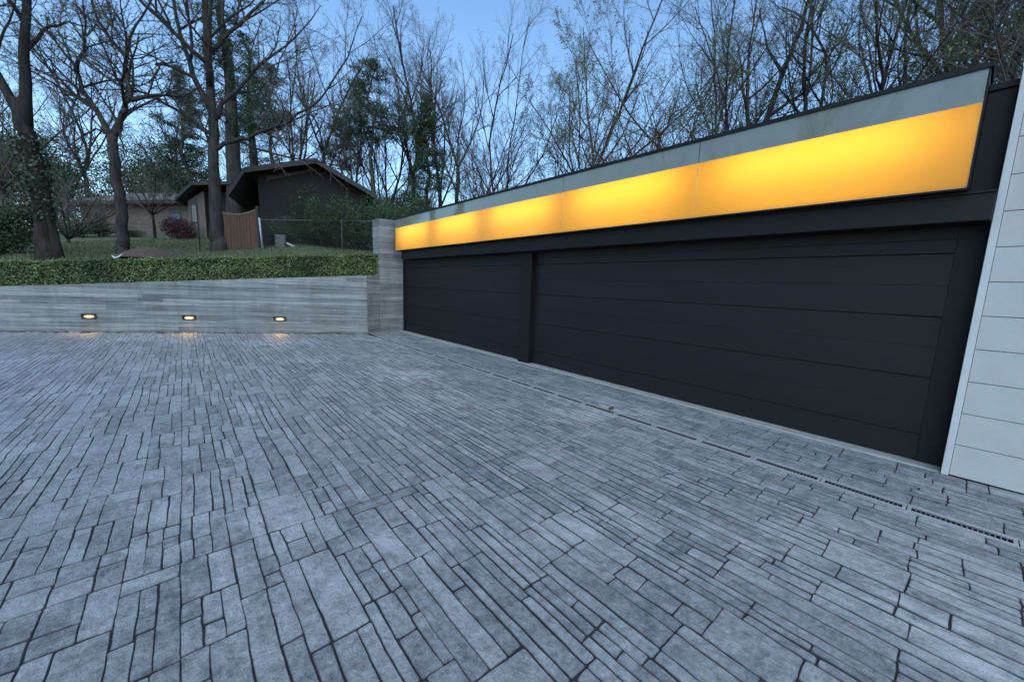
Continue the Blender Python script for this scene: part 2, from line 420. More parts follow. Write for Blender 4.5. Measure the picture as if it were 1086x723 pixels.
# ------------------------------------------------------------------ garage
G = thing('garage', 'modern flat-roofed garage with dark doors under a glowing amber glass band', 'garage', (4.8, 5.4, 0))
def gp(mb, name, m, parent=None, bevel=0, smooth=False):
    """build a part whose vertices are given in world space under the garage empty"""
    off = Vector((4.8, 5.4, 0)); mb.v = [(v[0]-off.x, v[1]-off.y, v[2]) for v in mb.v]
    return mb.build(name, m, parent or G, bevel=bevel, smooth=smooth)
YL, YR = 10.78, .125
FX = 4.70
# body and roof
mb = MB(); mb.box((5.2, -6.0, -.05), (11.2, 11.35, 3.1)); gp(mb, 'body', M['siding'])
mb = MB(); mb.box((5.13, -5.9, 3.1), (11.25, 11.4, 3.18)); gp(mb, 'roof', M['roofing'])
# doors: raised sections with rebated joints
def door(y0, y1, lab):
    d = bpy.data.objects.new('garage_door', None); COL.objects.link(d); d.parent = G; d['label'] = lab
    mb = MB(); zs = [.03, .26, .795, 1.345, 1.90, 2.14]
    for a, b in zip(zs[:-1], zs[1:]):
        z0, z1 = a+.004, b-.004
        x = 5.10
        mb.prism([(x+.0045, z0-.0025), (x, z0+.002), (x, (z0+z1)/2-.003), (x+.002, (z0+z1)/2), (x, (z0+z1)/2+.003), (x, z1-.002), (x+.0045, z1+.0025), (x+.04, z1+.0025), (x+.04, z0-.0025)][::-1], 1, y0, y1)
    gp(mb, 'door_panel', M['door'], d)
    mb = MB(); mb.box((5.112, y0, .015), (5.135, y1, .034)); gp(mb, 'bottom_seal', M['channel'], d)
door(5.68, 11.12, 'narrow dark sectional door left of the pillar')
door(.125, 5.37, 'wide dark sectional door right of the pillar')
mb = MB(); mb.box((5.142, -.02, 0), (5.19, 11.2, 2.3)); gp(mb, 'door_backing', M['channel'])
mb = MB(); mb.box((4.99, 5.36, 0), (5.14, 5.66, 2.13)); gp(mb, 'pillar', M['black_metal'], bevel=.004)
mb = MB(); mb.box((5.0965, -.03, 0), (5.14, .135, 2.13)); gp(mb, 'door_jamb', M['black_metal'], bevel=.004)
mb = MB(); mb.box((5.07, 11.03, 0), (5.14, 11.12, 2.13)); gp(mb, 'door_jamb', M['black_metal'], bevel=.004)
mb = MB(); mb.box((4.805, -.03, 2.125), (5.14, 10.62, 2.335)); gp(mb, 'header', M['black_metal'], bevel=.005)
mb = MB(); mb.box((4.79, -.03, 2.335), (5.14, 10.62, 2.352)); gp(mb, 'header_flange', M['black_metal'])
mb = MB(); mb.box((5.02, -.03, 2.3525), (5.16, .118, 3.15)); mb.box((5.0, -.03, 3.15), (5.16, .118, 3.2)); gp(mb, 'side_panel', M['black_metal'], bevel=.003)
mb = MB(); mb.box((4.955, -.03, -.05), (5.115, 11.1, .012)); gp(mb, 'door_sill', M['sill'], bevel=.006)
# light box
lb = bpy.data.objects.new('light_box', None); COL.objects.link(lb); lb.parent = G
mb = MB()
mb.box((5.06, YR, 2.37), (5.08, YL, 3.23)); mb.box((FX+.02, YR, 3.0), (5.06, YL, 3.02)); mb.box((FX+.02, YR, 2.362), (5.06, YL, 2.374))
mb.box((FX+.012, YR+.003, 2.375), (5.06, YR+.012, 3.0)); mb.box((FX+.012, YL-.012, 2.375), (5.06, YL-.003, 3.0))
gp(mb, 'lining', M['white_box'], lb)
mb = MB(); mb.box((FX-.004, YR-.004, 2.354), (5.0, YL+.004, 2.3615)); mb.box((FX-.003, YR-.004, 2.3615), (FX+.006, YL+.004, 2.3685)); gp(mb, 'bottom_trim', M['black_metal'], lb)
mb = MB(); mb.box((FX-.02, YR-.02, 3.238), (5.16, YL+.02, 3.256)); mb.box((FX-.02, YR-.02, 3.222), (FX-.010, YL+.02, 3.238)); gp(mb, 'roof_cap', M['black_metal'], lb)
mb = MB(); mb.box((FX+.004, YR-.006, 2.373), (5.10, YR, 3.237)); gp(mb, 'end_plate', M['black_metal'], lb)
mb = MB(); mb.box((FX-.0, YL, 2.373), (5.10, YL+.012, 3.237)); gp(mb, 'end_plate', M['black_metal'], lb)
edges = [YR+(YL-YR)*k/5 for k in range(6)]
for a in range(5):
    y0, y1 = edges[a]+.004, edges[a+1]-.004
    mb = MB(); mb.quad((FX, y1, 2.373), (FX, y0, 2.373), (FX, y0, 2.985), (FX, y1, 2.985)); gp(mb, 'lit_glass', M['lit_glass'], lb)
    mb = MB(); mb.box((FX-.001, y0, 2.985), (FX+.012, y1, 3.236)); gp(mb, 'grey_glass', M['grey_glass'], lb)
    ld = bpy.data.lights.new('strip_lamp', 'AREA'); ld.shape = 'RECTANGLE'; ld.size = (y1-y0)*.76; ld.size_y = .08
    ld.energy = 1.0; ld.color = (1, .82, .55)
    lo = bpy.data.objects.new('strip_lamp', ld); COL.objects.link(lo); lo.parent = lb
    lo.location = (5.045-4.8, (y0+y1)/2-5.4, 2.83); lo.rotation_euler = (R(90), 0, R(90)); lo.rotation_euler = Vector((1, 0, 0)).to_track_quat('Z', 'Y').to_euler()
# white siding wall
mb = MB(); z = .012
while z < 3.2:
    z1 = min(z+.274, 3.245)
    mb.box((4.945, -6.0, z), (4.97, -.082, z1-.005)); z += .274
gp(mb, 'siding_panel', M['siding'], bevel=.002)
mb = MB(); mb.box((4.972, -6.0, .012), (5.2, -.04, 3.24)); gp(mb, 'siding_backing', M['channel'])
mb = MB(); mb.box((4.925, -.079, .004), (5.02, -.034, 3.25)); gp(mb, 'corner_trim', M['trim'], bevel=.003)
mb = MB(); mb.box((4.915, -6.0, 3.25), (5.25, -.03, 3.275)); gp(mb, 'siding_cap', M['trim'])

# ------------------------------------------------------------------ trench drain
TD = thing('trench_drain', 'long slotted grey trench drain set flush along the front of the garage', 'drain', (3.91, 4.5, 0))
mb = MB(); mb.box((-.062, -6.5, -.085), (.062, 6.0, -.055)); mb.box((-.068, -6.5, -.085), (-.055, 6.0, -.006)); mb.box((.055, -6.5, -.085), (.068, 6.0, -.006))
mb.build('channel', M['channel'], TD)
mb = MB(); mb.box((-.074, -6.5, -.02), (-.0545, 6.0, .0012)); mb.box((.0545, -6.5, -.02), (.074, 6.0, .0012)); mb.build('frame', M['grate'], TD)
def grate_mb():
    mb = MB(); L = .494; n = 19
    mb.box((-.054, 0, -.008), (-.038, L, .002)); mb.box((.038, 0, -.008), (.054, L, .002))
    y = .02; mb.box((-.036, 0, -.005), (.036, y, -.0005)); p = (L-2*y)/n
    for i in range(n):
        if i: mb.box((-.036, y+i*p-.0035, -.0042), (.036, y+i*p+.0035, -.003), 1)
    mb.box((-.036, L-y, -.012), (.036, L, -.0005)); return mb
g0 = grate_mb().build('grate', [M['grate'], M['shaded_grate_bar']], TD)
for i in range(24):
    g = g0 if i == 0 else g0.copy()
    if i: COL.objects.link(g); g.parent = TD
    g.location = (0, -6.4+i*.5, .0)

# ------------------------------------------------------------------ board-formed retaining wall and pier
def boards(mb, tones, L, top, rng, y_front, lo=-.05, skip=None):
    z = lo
    while z < 2.0:
        bh = rng.choice((.09, .10, .11, .14)); u = -rng.uniform(0, 2)
        while u < L:
            bl = rng.uniform(1.6, 3.6); a = max(u, 0); b = min(u+bl, L); off = rng.uniform(0, .010); t = rng.random()
            n = max(1, int((b-a)/.4)) if b > a else 0
            for i in range(n):
                ua = a+(b-a)*i/n; ub = a+(b-a)*(i+1)/n
                za, zb = min(z+bh-.006, top(ua)), min(z+bh-.006, top(ub))
                if za <= z+.003 and zb <= z+.003: continue
                za = max(za, z+.001); zb = max(zb, z+.001)
                yf = y_front-off; yb = y_front+.02; n0 = len(mb.v)
                mb.v += [(ua,yf,z),(ub,yf,z),(ub,yb,z),(ua,yb,z),(ua,yf,za),(ub,yf,zb),(ub,yb,zb),(ua,yb,za)]
                qs = [(4,5,6,7),(0,1,5,4),(0,3,2,1)]
                if i == 0: qs.append((3,0,4,7))
                if i == n-1: qs.append((1,2,6,5))
                for q in qs: mb.f.append(tuple(n0+k for k in q)); mb.m.append(0); tones.append(t)
            u += bl
        z += bh
WA = Vector((-9.0, 17.94)); WB = Vector((3.94, 10.98)); WD = (WB-WA).normalized(); WL = (WB-WA).length
RW = thing('retaining_wall', 'long low board-formed grey concrete wall below the clipped hedge', 'wall', (WA.x, WA.y, 0), math.atan2(WD.y, WD.x))
topu = lambda u: wall_top(WA.x+WD.x*u)
mb = MB(); tones = []; rng = random.Random(3)
boards(mb, tones, WL, topu, rng, 0.0)
n0 = len(mb.v); mb.v += [(0,.012,-.05),(WL,.012,-.05),(WL,.34,-.05),(0,.34,-.05),(0,.012,topu(0)-.002),(WL,.012,topu(WL)-.002),(WL,.34,topu(WL)-.002),(0,.34,topu(0)-.002)]
for q in ((4,5,6,7),(0,1,5,4),(1,2,6,5),(2,3,7,6),(3,0,4,7)): mb.f.append(tuple(n0+k for k in q)); mb.m.append(0); tones.append(.5)
o = mb.build('wall_face', M['concrete'], RW); o.data.attributes.new('tone', 'FLOAT', 'FACE').data.foreach_set('value', tones)
# short return joining the pier, child of the wall
ra = Vector((3.95, 10.985)); rb = Vector((4.37, 11.12)); rd = (rb-ra).normalized(); rl = (rb-ra).length
mb = MB(); tones = []; boards(mb, tones, rl, lambda u: 1.638, rng, 0.0)
k = len(mb.f); mb.box((0, .012, -.05), (rl+.02, .4, 1.636)); tones += [.4]*(len(mb.f)-k)
o = mb.build('wall_return', M['concrete'], RW); o.data.attributes.new('tone', 'FLOAT', 'FACE').data.foreach_set('value', tones)
o.matrix_parent_inverse = Matrix.Identity(4)
ang = math.atan2(rd.y, rd.x)-RW.rotation_euler.z
loc2 = Matrix.Rotation(-RW.rotation_euler.z, 2) @ (ra-WA); o.location = (loc2.x, loc2.y, 0); o.rotation_euler = (0, 0, ang)
mb = MB(); tones = []
def boards_pier():
    rngp = random.Random(8); z = -.05
    while z < 3.25:
        bh = rngp.choice((.09, .10, .11, .13)); z1 = min(z+bh-.003, 3.25)
        o1 = rngp.uniform(0, .006); k = len(mb.f); mb.box((-o1, -o1, z), (.72, .5, z1)); tones.extend([rngp.random()]*(len(mb.f)-k)); z += bh
boards_pier()
k = len(mb.f); mb.box((.004, .004, -.05), (.716, .496, 3.247)); tones += [.45]*(len(mb.f)-k)
o = mb.build('concrete_pier', M['concrete']); o.data.attributes.new('tone', 'FLOAT', 'FACE').data.foreach_set('value', tones)
o.location = (4.365, 11.11, 0); tag(o, 'tall board-formed concrete pier where the wall meets the garage', 'pier')

# recessed wall lights
def wall_light(u, lab):
    T = thing('wall_light', lab, 'wall light', (WA.x+WD.x*u, WA.y+WD.y*u, .385), math.atan2(WD.y, WD.x), 'lit step lights in the concrete wall')
    mb = MB(); w, hh, d = .155, .055, .03
    mb.box((-w, -d, -hh), (-w+.03, .0, hh)); mb.box((w-.03, -d, -hh), (w, .0, hh)); mb.box((-w+.03, -d, -hh), (w-.03, 0, -hh+.016))
    mb.prism([(-d-.03, hh-.012), (-d-.03, hh), (0, hh+.008), (0, hh-.018), (-d, hh-.018)], 0, -w, w)
    mb.box((-w+.03, -.008, -hh+.016), (w-.03, -.002, hh-.018)); mb.build('frame', M['bronze'], T, bevel=.003)
    mb = MB(); n = 20; pts = [(.10*math.cos(2*math.pi*i/n), .029*math.sin(2*math.pi*i/n)-.004) for i in range(n)]
    mb.prism(pts, 1, -.018, -.0085); mb.build('lens', M['lamp_lens'], T)
    ld = bpy.data.lights.new('step_lamp', 'AREA'); ld.shape = 'RECTANGLE'; ld.size = .2; ld.size_y = .04; ld.energy = .22; ld.color = (1, .6, .25); ld.spread = R(110)
    lo = bpy.data.objects.new('step_lamp', ld); COL.objects.link(lo); lo.parent = T; lo.location = (0, -.045, -.02)
    lo.rotation_euler = Vector((0, .55, .83)).to_track_quat('Z', 'Y').to_euler()
def u_of(x, y): return (Vector((x, y))-WA).dot(WD)
wall_light(u_of(-1.84, 14.09), 'lit step light farthest from the garage, left of the other two')
wall_light(u_of(.06, 13.06), 'lit step light in the concrete wall between two others')
wall_light(u_of(1.95, 12.05), 'lit step light nearest the concrete pier')

# ------------------------------------------------------------------ clipped hedge on the wall
def hedge():
    rng = random.Random(5); L = WL+.35; T = thing('boxwood_hedge', 'low clipped green boxwood hedge running along the top of the concrete wall', 'hedge', (WA.x, WA.y, 0), math.atan2(WD.y, WD.x))
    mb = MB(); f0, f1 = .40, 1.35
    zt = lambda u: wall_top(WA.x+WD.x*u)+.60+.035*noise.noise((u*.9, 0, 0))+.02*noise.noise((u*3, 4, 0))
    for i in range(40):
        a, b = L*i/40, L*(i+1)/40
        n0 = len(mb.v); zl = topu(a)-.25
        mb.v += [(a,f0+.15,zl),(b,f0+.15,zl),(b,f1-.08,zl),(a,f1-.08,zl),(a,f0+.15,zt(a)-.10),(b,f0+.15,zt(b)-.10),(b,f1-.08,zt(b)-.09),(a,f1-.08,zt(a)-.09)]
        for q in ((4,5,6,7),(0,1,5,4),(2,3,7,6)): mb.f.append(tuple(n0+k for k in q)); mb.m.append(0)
    mb.build('stems', M['shaded_box_core'], T)  # stems is a solid core, coloured near-black as shade between the leaves
    mb = MB()
    for i in range(62000):
        u = rng.uniform(0, L) if rng.random() < .35 else rng.uniform(6.0, L)
        z1 = zt(u); z0 = topu(u)-.06; side = rng.random()
        bul = .05*noise.noise((u*2.2, 1, z1*3))
        if side < .30:
            z = rng.uniform(z0, z1); y = f0+bul+.05*noise.noise((u*3, 7, z*5))+abs(rng.gauss(0, .07))-.04*rng.random()
            y += max(0, .08*(z-(z1-.1))/.1)*.6
        elif side < .9:
            y = f0+(f1-f0)*rng.random()**1.4; z = z1+.04*noise.noise((u*3.5, y*4, 2))-abs(rng.gauss(0, .035))+(.05*rng.random() if rng.random() < .08 else 0)
        else:
            z = rng.uniform(z0, z1); y = f1-abs(rng.gauss(0, .04))
        mb.leaf(Vector((u, y, z)), rng.uniform(.03, .06), rng, 0, .6, 1.6 if .30 <= side < .9 else .2)
    mb.build('foliage', M['box_leaf'], T)
hedge()

# ------------------------------------------------------------------ trees
UP = Vector((0, 0, 1))
def rand_perp(d, rng, az=None):
    a = d.orthogonal().normalized(); b = d.cross(a); az = rng.uniform(0, 2*math.pi) if az is None else az
    return a*math.cos(az)+b*math.sin(az)
class Tree:
    """bare deciduous tree: tapered trunk and limbs in one mesh, twigs and opening buds in another"""
    def __init__(s, seed, counts, ratios, angles, wob=.085, trop=.13, leaf=.25, leaf_size=.06, minr=.0065, twig_len=1.0, lmat=0):
        s.rng = random.Random(seed); s.counts = counts; s.ratios = ratios; s.angles = angles
        s.wob = wob; s.trop = trop; s.leaf = leaf; s.ls = leaf_size; s.minr = minr; s.maxl = len(counts)
        s.T = MB(); s.C = MB(); s.n = 0
    def path(s, p, d, L, r, level):
        rng = s.rng; seg = (.5, .5, .35, .28, .22)[min(level, 4)]
        n = max(2, min(14, int(L/seg))); pts = [p.copy()]; rad = [r]
        for i in range(n):
            w = s.wob*(1.0 if level else .35)
            d = (d+Vector((rng.gauss(0, w), rng.gauss(0, w), rng.gauss(0, w*.7)))+UP*s.trop*(0.5 if level == 0 else 1)/math.sqrt(n)).normalized()
            p = p+d*(L/n); pts.append(p.copy()); t = (i+1)/n
            rad.append(max(r*(1-.72*t), s.minr*.7))
        return pts, rad
    def emit(s, pts, rad, level):
        s.n += 1
        if level <= 1 or rad[0] > .035: s.T.tube(pts, rad, 9 if level == 0 else (6 if rad[0] > .05 else 5), 0)
        else: s.C.tube(pts, rad, 4 if rad[0] > .02 else 3, 0, False)
    def kids(s, pts, rad, L, level, start=.25):
        if level >= s.maxl: 
            if s.leaf:
                for _ in range(3):
                    if s.rng.random() < s.leaf*.6:
                        q = pts[s.rng.randrange(1, len(pts))]
                        s.C.leaf(q+Vector((s.rng.gauss(0,.05), s.rng.gauss(0,.05), s.rng.gauss(0,.05))), s.ls*s.rng.uniform(.6, 1.5), s.rng, 1)
            return
        rng = s.rng; lo, hi = s.counts[level]; n = rng.randint(lo, hi)
        az = rng.uniform(0, 6.28)
        for k in range(n):
            t = start+(1-start)*((k+rng.random()*.8)/n); t = min(t, .98); x = t*(len(pts)-1); i = min(int(x), len(pts)-2); fr = x-i
            p = pts[i].lerp(pts[i+1], fr); d = (pts[i+1]-pts[i]).normalized(); r = rad[i]+(rad[i+1]-rad[i])*fr
            az += 2.4+rng.uniform(-.5, .5); ang = R(rng.uniform(*s.angles[level]))
            nd = (d*math.cos(ang)+rand_perp(d, rng, az)*math.sin(ang)).normalized()
            cl = L*s.ratios[level]*rng.uniform(.7, 1.25)*(1.15-.6*t)
            cr = max(min(r*.68, .012+cl*.017), s.minr)
            s.branch(p, nd, cl, cr, level+1)
        if level >= 1:                                          # leader carries on
            pass
    def branch(s, p, d, L, r, level, start=.22):
        pts, rad = s.path(p, d, L, r, level); s.emit(pts, rad, level); s.kids(pts, rad, L, level, start)
    def limb(s, pl, r0, r1, level=1, start=.3):
        """a hand-laid limb through the given points"""
        pts = []; pl = [Vector(q) for q in pl]
        for a, b in zip(pl[:-1], pl[1:]):
            for i in range(3): pts.append(a.lerp(b, i/3)+Vector([s.rng.gauss(0, .03) for _ in range(3)])*(1 if i else .3))
        pts.append(pl[-1]); n = len(pts); rad = [r0+(r1-r0)*(i/(n-1))**.8 for i in range(n)]
        L = sum((b-a).length for a, b in zip(pl[:-1], pl[1:]))
        s.emit(pts, rad, level if level else 0); s.kids(pts, rad, L, level, start)
    def root_flare(s, r, h=.5):
        pts = [Vector((0, 0, -.4)), Vector((0, 0, 0)), Vector((0, 0, h*.4)), Vector((0, 0, h))]
        s.T.tube(pts, [r*1.4, r*1.22, r*1.05, r*.9], 12, 0)
    def build(s, name, label, cat, loc, rz=0, bark='bark', bud='bud', group=None):
        T = thing(name, label, cat, loc, rz, group)
        s.T.build('trunk', M[bark], T, smooth=True); s.C.build('crown', [M['twig'], M[bud]], T); return T
CAM_RZ = math.atan2(-.645, .763)
def ground_at(x, y, dz=0): return (x, y, terrain_z(x, y)+dz)
BARE = 'bare trees in the wood behind the garage'

def std_tree(seed, H, r, fork, nl, spread, leaf=.3, lean=(0, 0), name='bare_tree', cnt=((5, 7), (6, 8), (5, 7)), bud='bud', ls=.06):
    t = Tree(seed, [(0, 0)]+list(cnt), [.5, .42, .42, .5], [(30, 50), (26, 48), (25, 52), (25, 55)], leaf=leaf, leaf_size=ls)
    rng = t.rng; t.root_flare(r)
    p = Vector((0, 0, 0)); pts = [p.copy()]; rad = [r]; n = 7
    for i in range(n):
        p = p+Vector((lean[0]*fork/n+rng.gauss(0, .05), lean[1]*fork/n+rng.gauss(0, .05), fork/n)); pts.append(p.copy()); rad.append(r*(1-.35*(i+1)/n))
    t.emit(pts, rad, 0)
    az = rng.uniform(0, 6)
    for k in range(nl):
        az += 6.28/nl+rng.uniform(-.4, .4); a = R(spread*rng.uniform(.45, 1.15)) if k else R(6)
        d = Vector((math.cos(az)*math.sin(a), math.sin(az)*math.sin(a), math.cos(a)))
        st = pts[-1] if k < 3 else pts[-1-rng.randint(0, 3)]
        L = (H-fork)*rng.uniform(.75, 1.0)*(1 if k < 3 else .7)
        t.branch(st.copy(), d, L, rad[-1]*(.82 if k == 0 else rng.uniform(.5, .72)), 1, .15)
    return t

# ---- the three large trees on the lawn
def ivy_on(mb, pts, rad, n, rng, out=.12):
    for _ in range(n):
        t = rng.random()*(len(pts)-1); i = min(int(t), len(pts)-2); p = pts[i].lerp(pts[i+1], t-i); r = rad[i]
        a = rng.uniform(0, 6.28); q = p+Vector((math.cos(a), math.sin(a), 0))*(r+abs(rng.gauss(0, out)))
        mb.leaf(q, rng.uniform(.06, .13), rng, 0, .7)
def near_oak():
    t = Tree(101, [(0, 0), (9, 12), (8, 10), (6, 8)], [.5, .46, .44, .45], [(30, 50), (28, 60), (28, 62), (25, 60)], wob=.10, trop=.11, leaf=.25, leaf_size=.06, minr=.006)
    t.root_flare(.275, .6)
    t.limb([(0,0,.2), (-.02,0,1.6), (.0,.05,3.3), (.08,.1,5.2), (-.05,.2,7.5), (.1,.1,10), (.35,0,13), (.5,.2,16)], .265, .035, 0, .3)
    t.limb([(.03,.05,3.9), (.9,-.1,4.15), (2.0,-.3,4.45), (3.2,-.4,4.75), (4.6,-.6,5.6), (5.7,-.8,6.9), (6.3,-.9,8.2)], .095, .014, 1, .18)
    t.limb([(.05,.08,4.9), (.7,.2,5.9), (1.6,.4,7.0), (2.8,.6,8.0), (4.0,.9,9.6)], .10, .014, 1, .25)
    t.limb([(-.05,.05,4.5), (-.9,.1,5.1), (-2.0,0,5.7), (-3.2,-.2,6.0), (-4.2,-.4,6.9)], .085, .014, 1, .25)
    t.limb([(0,.1,5.4), (-.8,.4,6.7), (-1.5,.8,8.4), (-2.0,1.2,10.8), (-2.2,1.3,13)], .13, .02, 1, .22)
    t.limb([(.05,.1,6.2), (.6,-.5,7.6), (1.2,-.9,9.6), (1.8,-1.2,12.2)], .11, .016, 1, .22)
    t.limb([(0,.0,3.6), (-.5,.6,4.4), (-1.2,1.2,5.2), (-2.2,2.0,6.4)], .09, .015, 1, .25)
    t.limb([(0,.2,7.4), (.9,.8,8.8), (2.0,1.2,10.4), (3.2,1.5,12.5)], .09, .015, 1, .25)
    t.limb([(0,.2,7.0), (-1.0,-.6,8.0), (-2.4,-1.0,9.4), (-3.6,-1.2,11)], .09, .015, 1, .25)
    return t.build('shade_tree', 'large spreading bare tree in front of the red wood fence, one long limb reaching right', 'tree', ground_at(1.18, 19.76), CAM_RZ)
def near_mid():
    t = Tree(102, [(0, 0), (9, 11), (8, 10), (6, 8)], [.5, .48, .46, .45], [(30, 50), (30, 60), (28, 60), (25, 60)], wob=.11, trop=.10, leaf=.3, leaf_size=.05, minr=.0055)
    t.root_flare(.185, .5)
    t.limb([(0,0,.2), (.12,0,1.4), (.0,.02,2.6), (.02,0,3.6), (.06,.03,4.1)], .18, .14, 0, .75)
    t.limb([(.06,.03,4.05), (-.45,.1,4.9), (-.9,.1,5.6), (-1.0,0,6.4), (-1.7,-.2,7.4), (-2.4,-.3,8.4)], .10, .013, 1, .2)
    t.limb([(.06,.03,4.05), (.55,-.1,4.8), (.95,-.1,5.3), (.8,0,6.3), (.9,.1,7.3), (1.6,.2,8.4), (2.3,.3,9.6)], .10, .013, 1, .2)
    t.limb([(.9,-.1,5.25), (1.6,.1,5.5), (2.5,.2,5.55), (3.3,.3,6.1)], .08, .012, 2, .2)
    t.limb([(-.6,.1,5.15), (-1.4,.3,5.5), (-2.3,.4,6.4), (-3.3,.5,7.3)], .08, .012, 1, .2)
    t.limb([(.02,0,3.75), (-.5,.5,4.3), (-1.4,.9,4.6), (-2.3,1.1,4.3), (-3.0,1.2,3.9)], .06, .01, 1, .2)
    t.limb([(.05,.0,4.0), (.0,.6,5.0), (-.1,1.0,6.4), (.2,1.3,8.2)], .11, .015, 1, .2)
    t.limb([(-.95,0,6.1), (-.6,.1,7.2), (-.5,.1,8.8)], .07, .012, 1, .2)
    t.limb([(.85,0,6.6), (.2,-.2,7.6), (-.1,-.3,9.0)], .07, .012, 1, .2)
    t.limb([(.3,-.05,4.5), (.45,-.1,4.0), (.7,-.2,3.5)], .05, .02, 2, .6)
    return t.build('lawn_tree', 'bare tree with a crooked open crown rising from the round mulch mound', 'tree', ground_at(-1.6, 20.11), CAM_RZ)
def near_left():
    t = Tree(103, [(0, 0), (6, 8), (6, 8), (5, 7)], [.5, .44, .44, .45], [(30, 50), (35, 65), (28, 62), (25, 60)], wob=.10, trop=.08, leaf=.75, leaf_size=.07, minr=.006)
    t.root_flare(.25, .7)
    main = [(0,0,.2), (.05,0,1.2), (.06,0,2.6), (-.08,0,3.9), (-.2,0,5.0)]
    t.limb(main, .265, .19, 0, .8)
    t.limb([(.30,.1,-.2), (.26,.05,.9), (.18,0,2.0), (.08,0,2.9)], .15, .08, 0, .9)
    t.limb([(-.1,0,4.2), (.05,.05,6.2), (.35,.1,8.0), (.6,.1,10.5), (.8,0,13)], .165, .04, 0, .3)
    t.limb([(-.1,0,4.0), (-.75,-.1,5.8), (-1.1,-.1,7.2), (-1.5,-.1,9.0)], .15, .04, 1, .3)
    t.limb([(.38,.1,8.3), (.8,.2,9.3), (1.4,.2,9.8), (2.4,.3,10.4)], .09, .015, 1, .2)
    t.limb([(.07,.05,6.4), (.5,.3,7.2), (1.2,.4,7.5), (2.2,.6,7.4)], .07, .012, 1, .2)
    t.limb([(.2,.1,7.2), (.1,-.5,8.2), (.3,-.9,9.4)], .07, .012, 1, .2)
    T = t.build('ivy_clad_tree', 'thick forked tree with dark ivy on its trunk at the left edge of the lawn', 'tree', ground_at(-3.45, 20.29), CAM_RZ, 'bark_dark', 'bud_green')
    mb = MB(); rng = random.Random(9)
    pts = [Vector(p) for p in main]; ivy_on(mb, pts[1:4], [.26]*3, 1300, rng, .06)
    for k in range(4):
        a = rng.uniform(0, 6.28); z = rng.uniform(1.2, 3.6); p = Vector((.04, 0, z)); d = Vector((math.cos(a), math.sin(a), -.1))
        for j in range(24): mb.leaf(p+d*(.3+.55*j/34*rng.uniform(.6, 1.1))+Vector((rng.gauss(0,.05), rng.gauss(0,.05), rng.gauss(0,.05))), rng.uniform(.05, .11), rng, 0, .6)
    mb.build('ivy', M['ivy'], T)
near_oak(); near_mid(); near_left()

# ---- conifers
def pine(seed, H, r, crown0, wid, dens, leafn, flat=.35):
    rng = random.Random(seed); tb = MB(); cb = MB()
    pts = [Vector((rng.gauss(0,.08)*i*.4, rng.gauss(0,.08)*i*.4, H*i/10)) for i in range(11)]; pts[0].z = -.4
    tb.tube(pts, [r*(1-.85*i/10) for i in range(11)], 8, 0)
    z = crown0
    while z < H:
        f = (z-crown0)/(H-crown0); L = wid*(1-f)**.7*rng.uniform(.55, 1.1)+.3
        for k in range(rng.randint(*dens)):
            a = rng.uniform(0, 6.28); i = min(int(z/H*10), 9); p = pts[i].lerp(pts[i+1], z/H*10-i)
            d = Vector((math.cos(a), math.sin(a), rng.uniform(-.05, .45))).normalized(); l = L*rng.uniform(.5, 1)
            q = [p+d*l*j/4+UP*(.05*l*(j/4)**2)+Vector((rng.gauss(0,.05),)*3)*j*.3 for j in range(5)]
            tb.tube(q, [.05*l/3+.015, .03, .022, .016, .008], 4, 0, False)
            for c in range(int(leafn*l/2)+2):
                t = rng.uniform(.35, 1.05); cp = p+d*l*t+UP*(.05*l*t*t)+Vector((rng.gauss(0, l*.13), rng.gauss(0, l*.13), rng.gauss(0, l*.06)))
                for e in range(9): cb.leaf(cp+Vector((rng.gauss(0,.16), rng.gauss(0,.16), rng.gauss(0,.16*flat*2))), rng.uniform(.14, .30), rng, 0, .22, .2)
        z += rng.uniform(.35, .6)
    return tb, cb
def pine_tree(args, label, loc, bark='bark'):
    tb, cb = pine(*args); T = thing('pine_tree', label, 'tree', loc, random.random()*6)
    tb.build('trunk', M[bark], T, smooth=True); cb.build('crown', M['needle'], T); return T

def spot(px, d):
    """bearing of a sight line through image column px (at the horizon), distance d metres from the camera"""
    a = math.atan2(349.5, 414.0)+math.atan((px-543)/414.0)
    x, y = d*math.sin(a), d*math.cos(a); return (x, y, terrain_z(x, y)-.05)
pA = pine_tree((41, 20, .56, 7.0, 3.6, (3, 4), 16), 'tall pine with a thick straight trunk behind the dark gabled house', spot(254, 33.5))
pB = pine_tree((42, 13.5, .24, 8.0, 3.9, (4, 6), 22), 'flat-topped pine above the right end of the gabled house roof', spot(397, 33))
pC = pine_tree((43, 12.0, .22, 2.0, 3.0, (4, 6), 22), 'dark narrow pine standing between bare trees beyond the garage', spot(452, 33))
pD = dup(pB, spot(296, 44), 2.0, 1.1, 'distant pine behind the peak of the gabled house')
pE = dup(pC, spot(208, 46), 1.0, 1.15, 'distant pine between the brick house and the gabled house')
pF = dup(pA, spot(276, 50), 3.0, .95, 'distant pine just right of the thick pine trunk')
pG = dup(pC, spot(668, 33), 4.0, .62, 'small dark pine whose tip shows over the middle of the garage roof')
pH = dup(pB, spot(365, 52), 4.4, 1.0, 'distant pine left of the flat-topped pine')

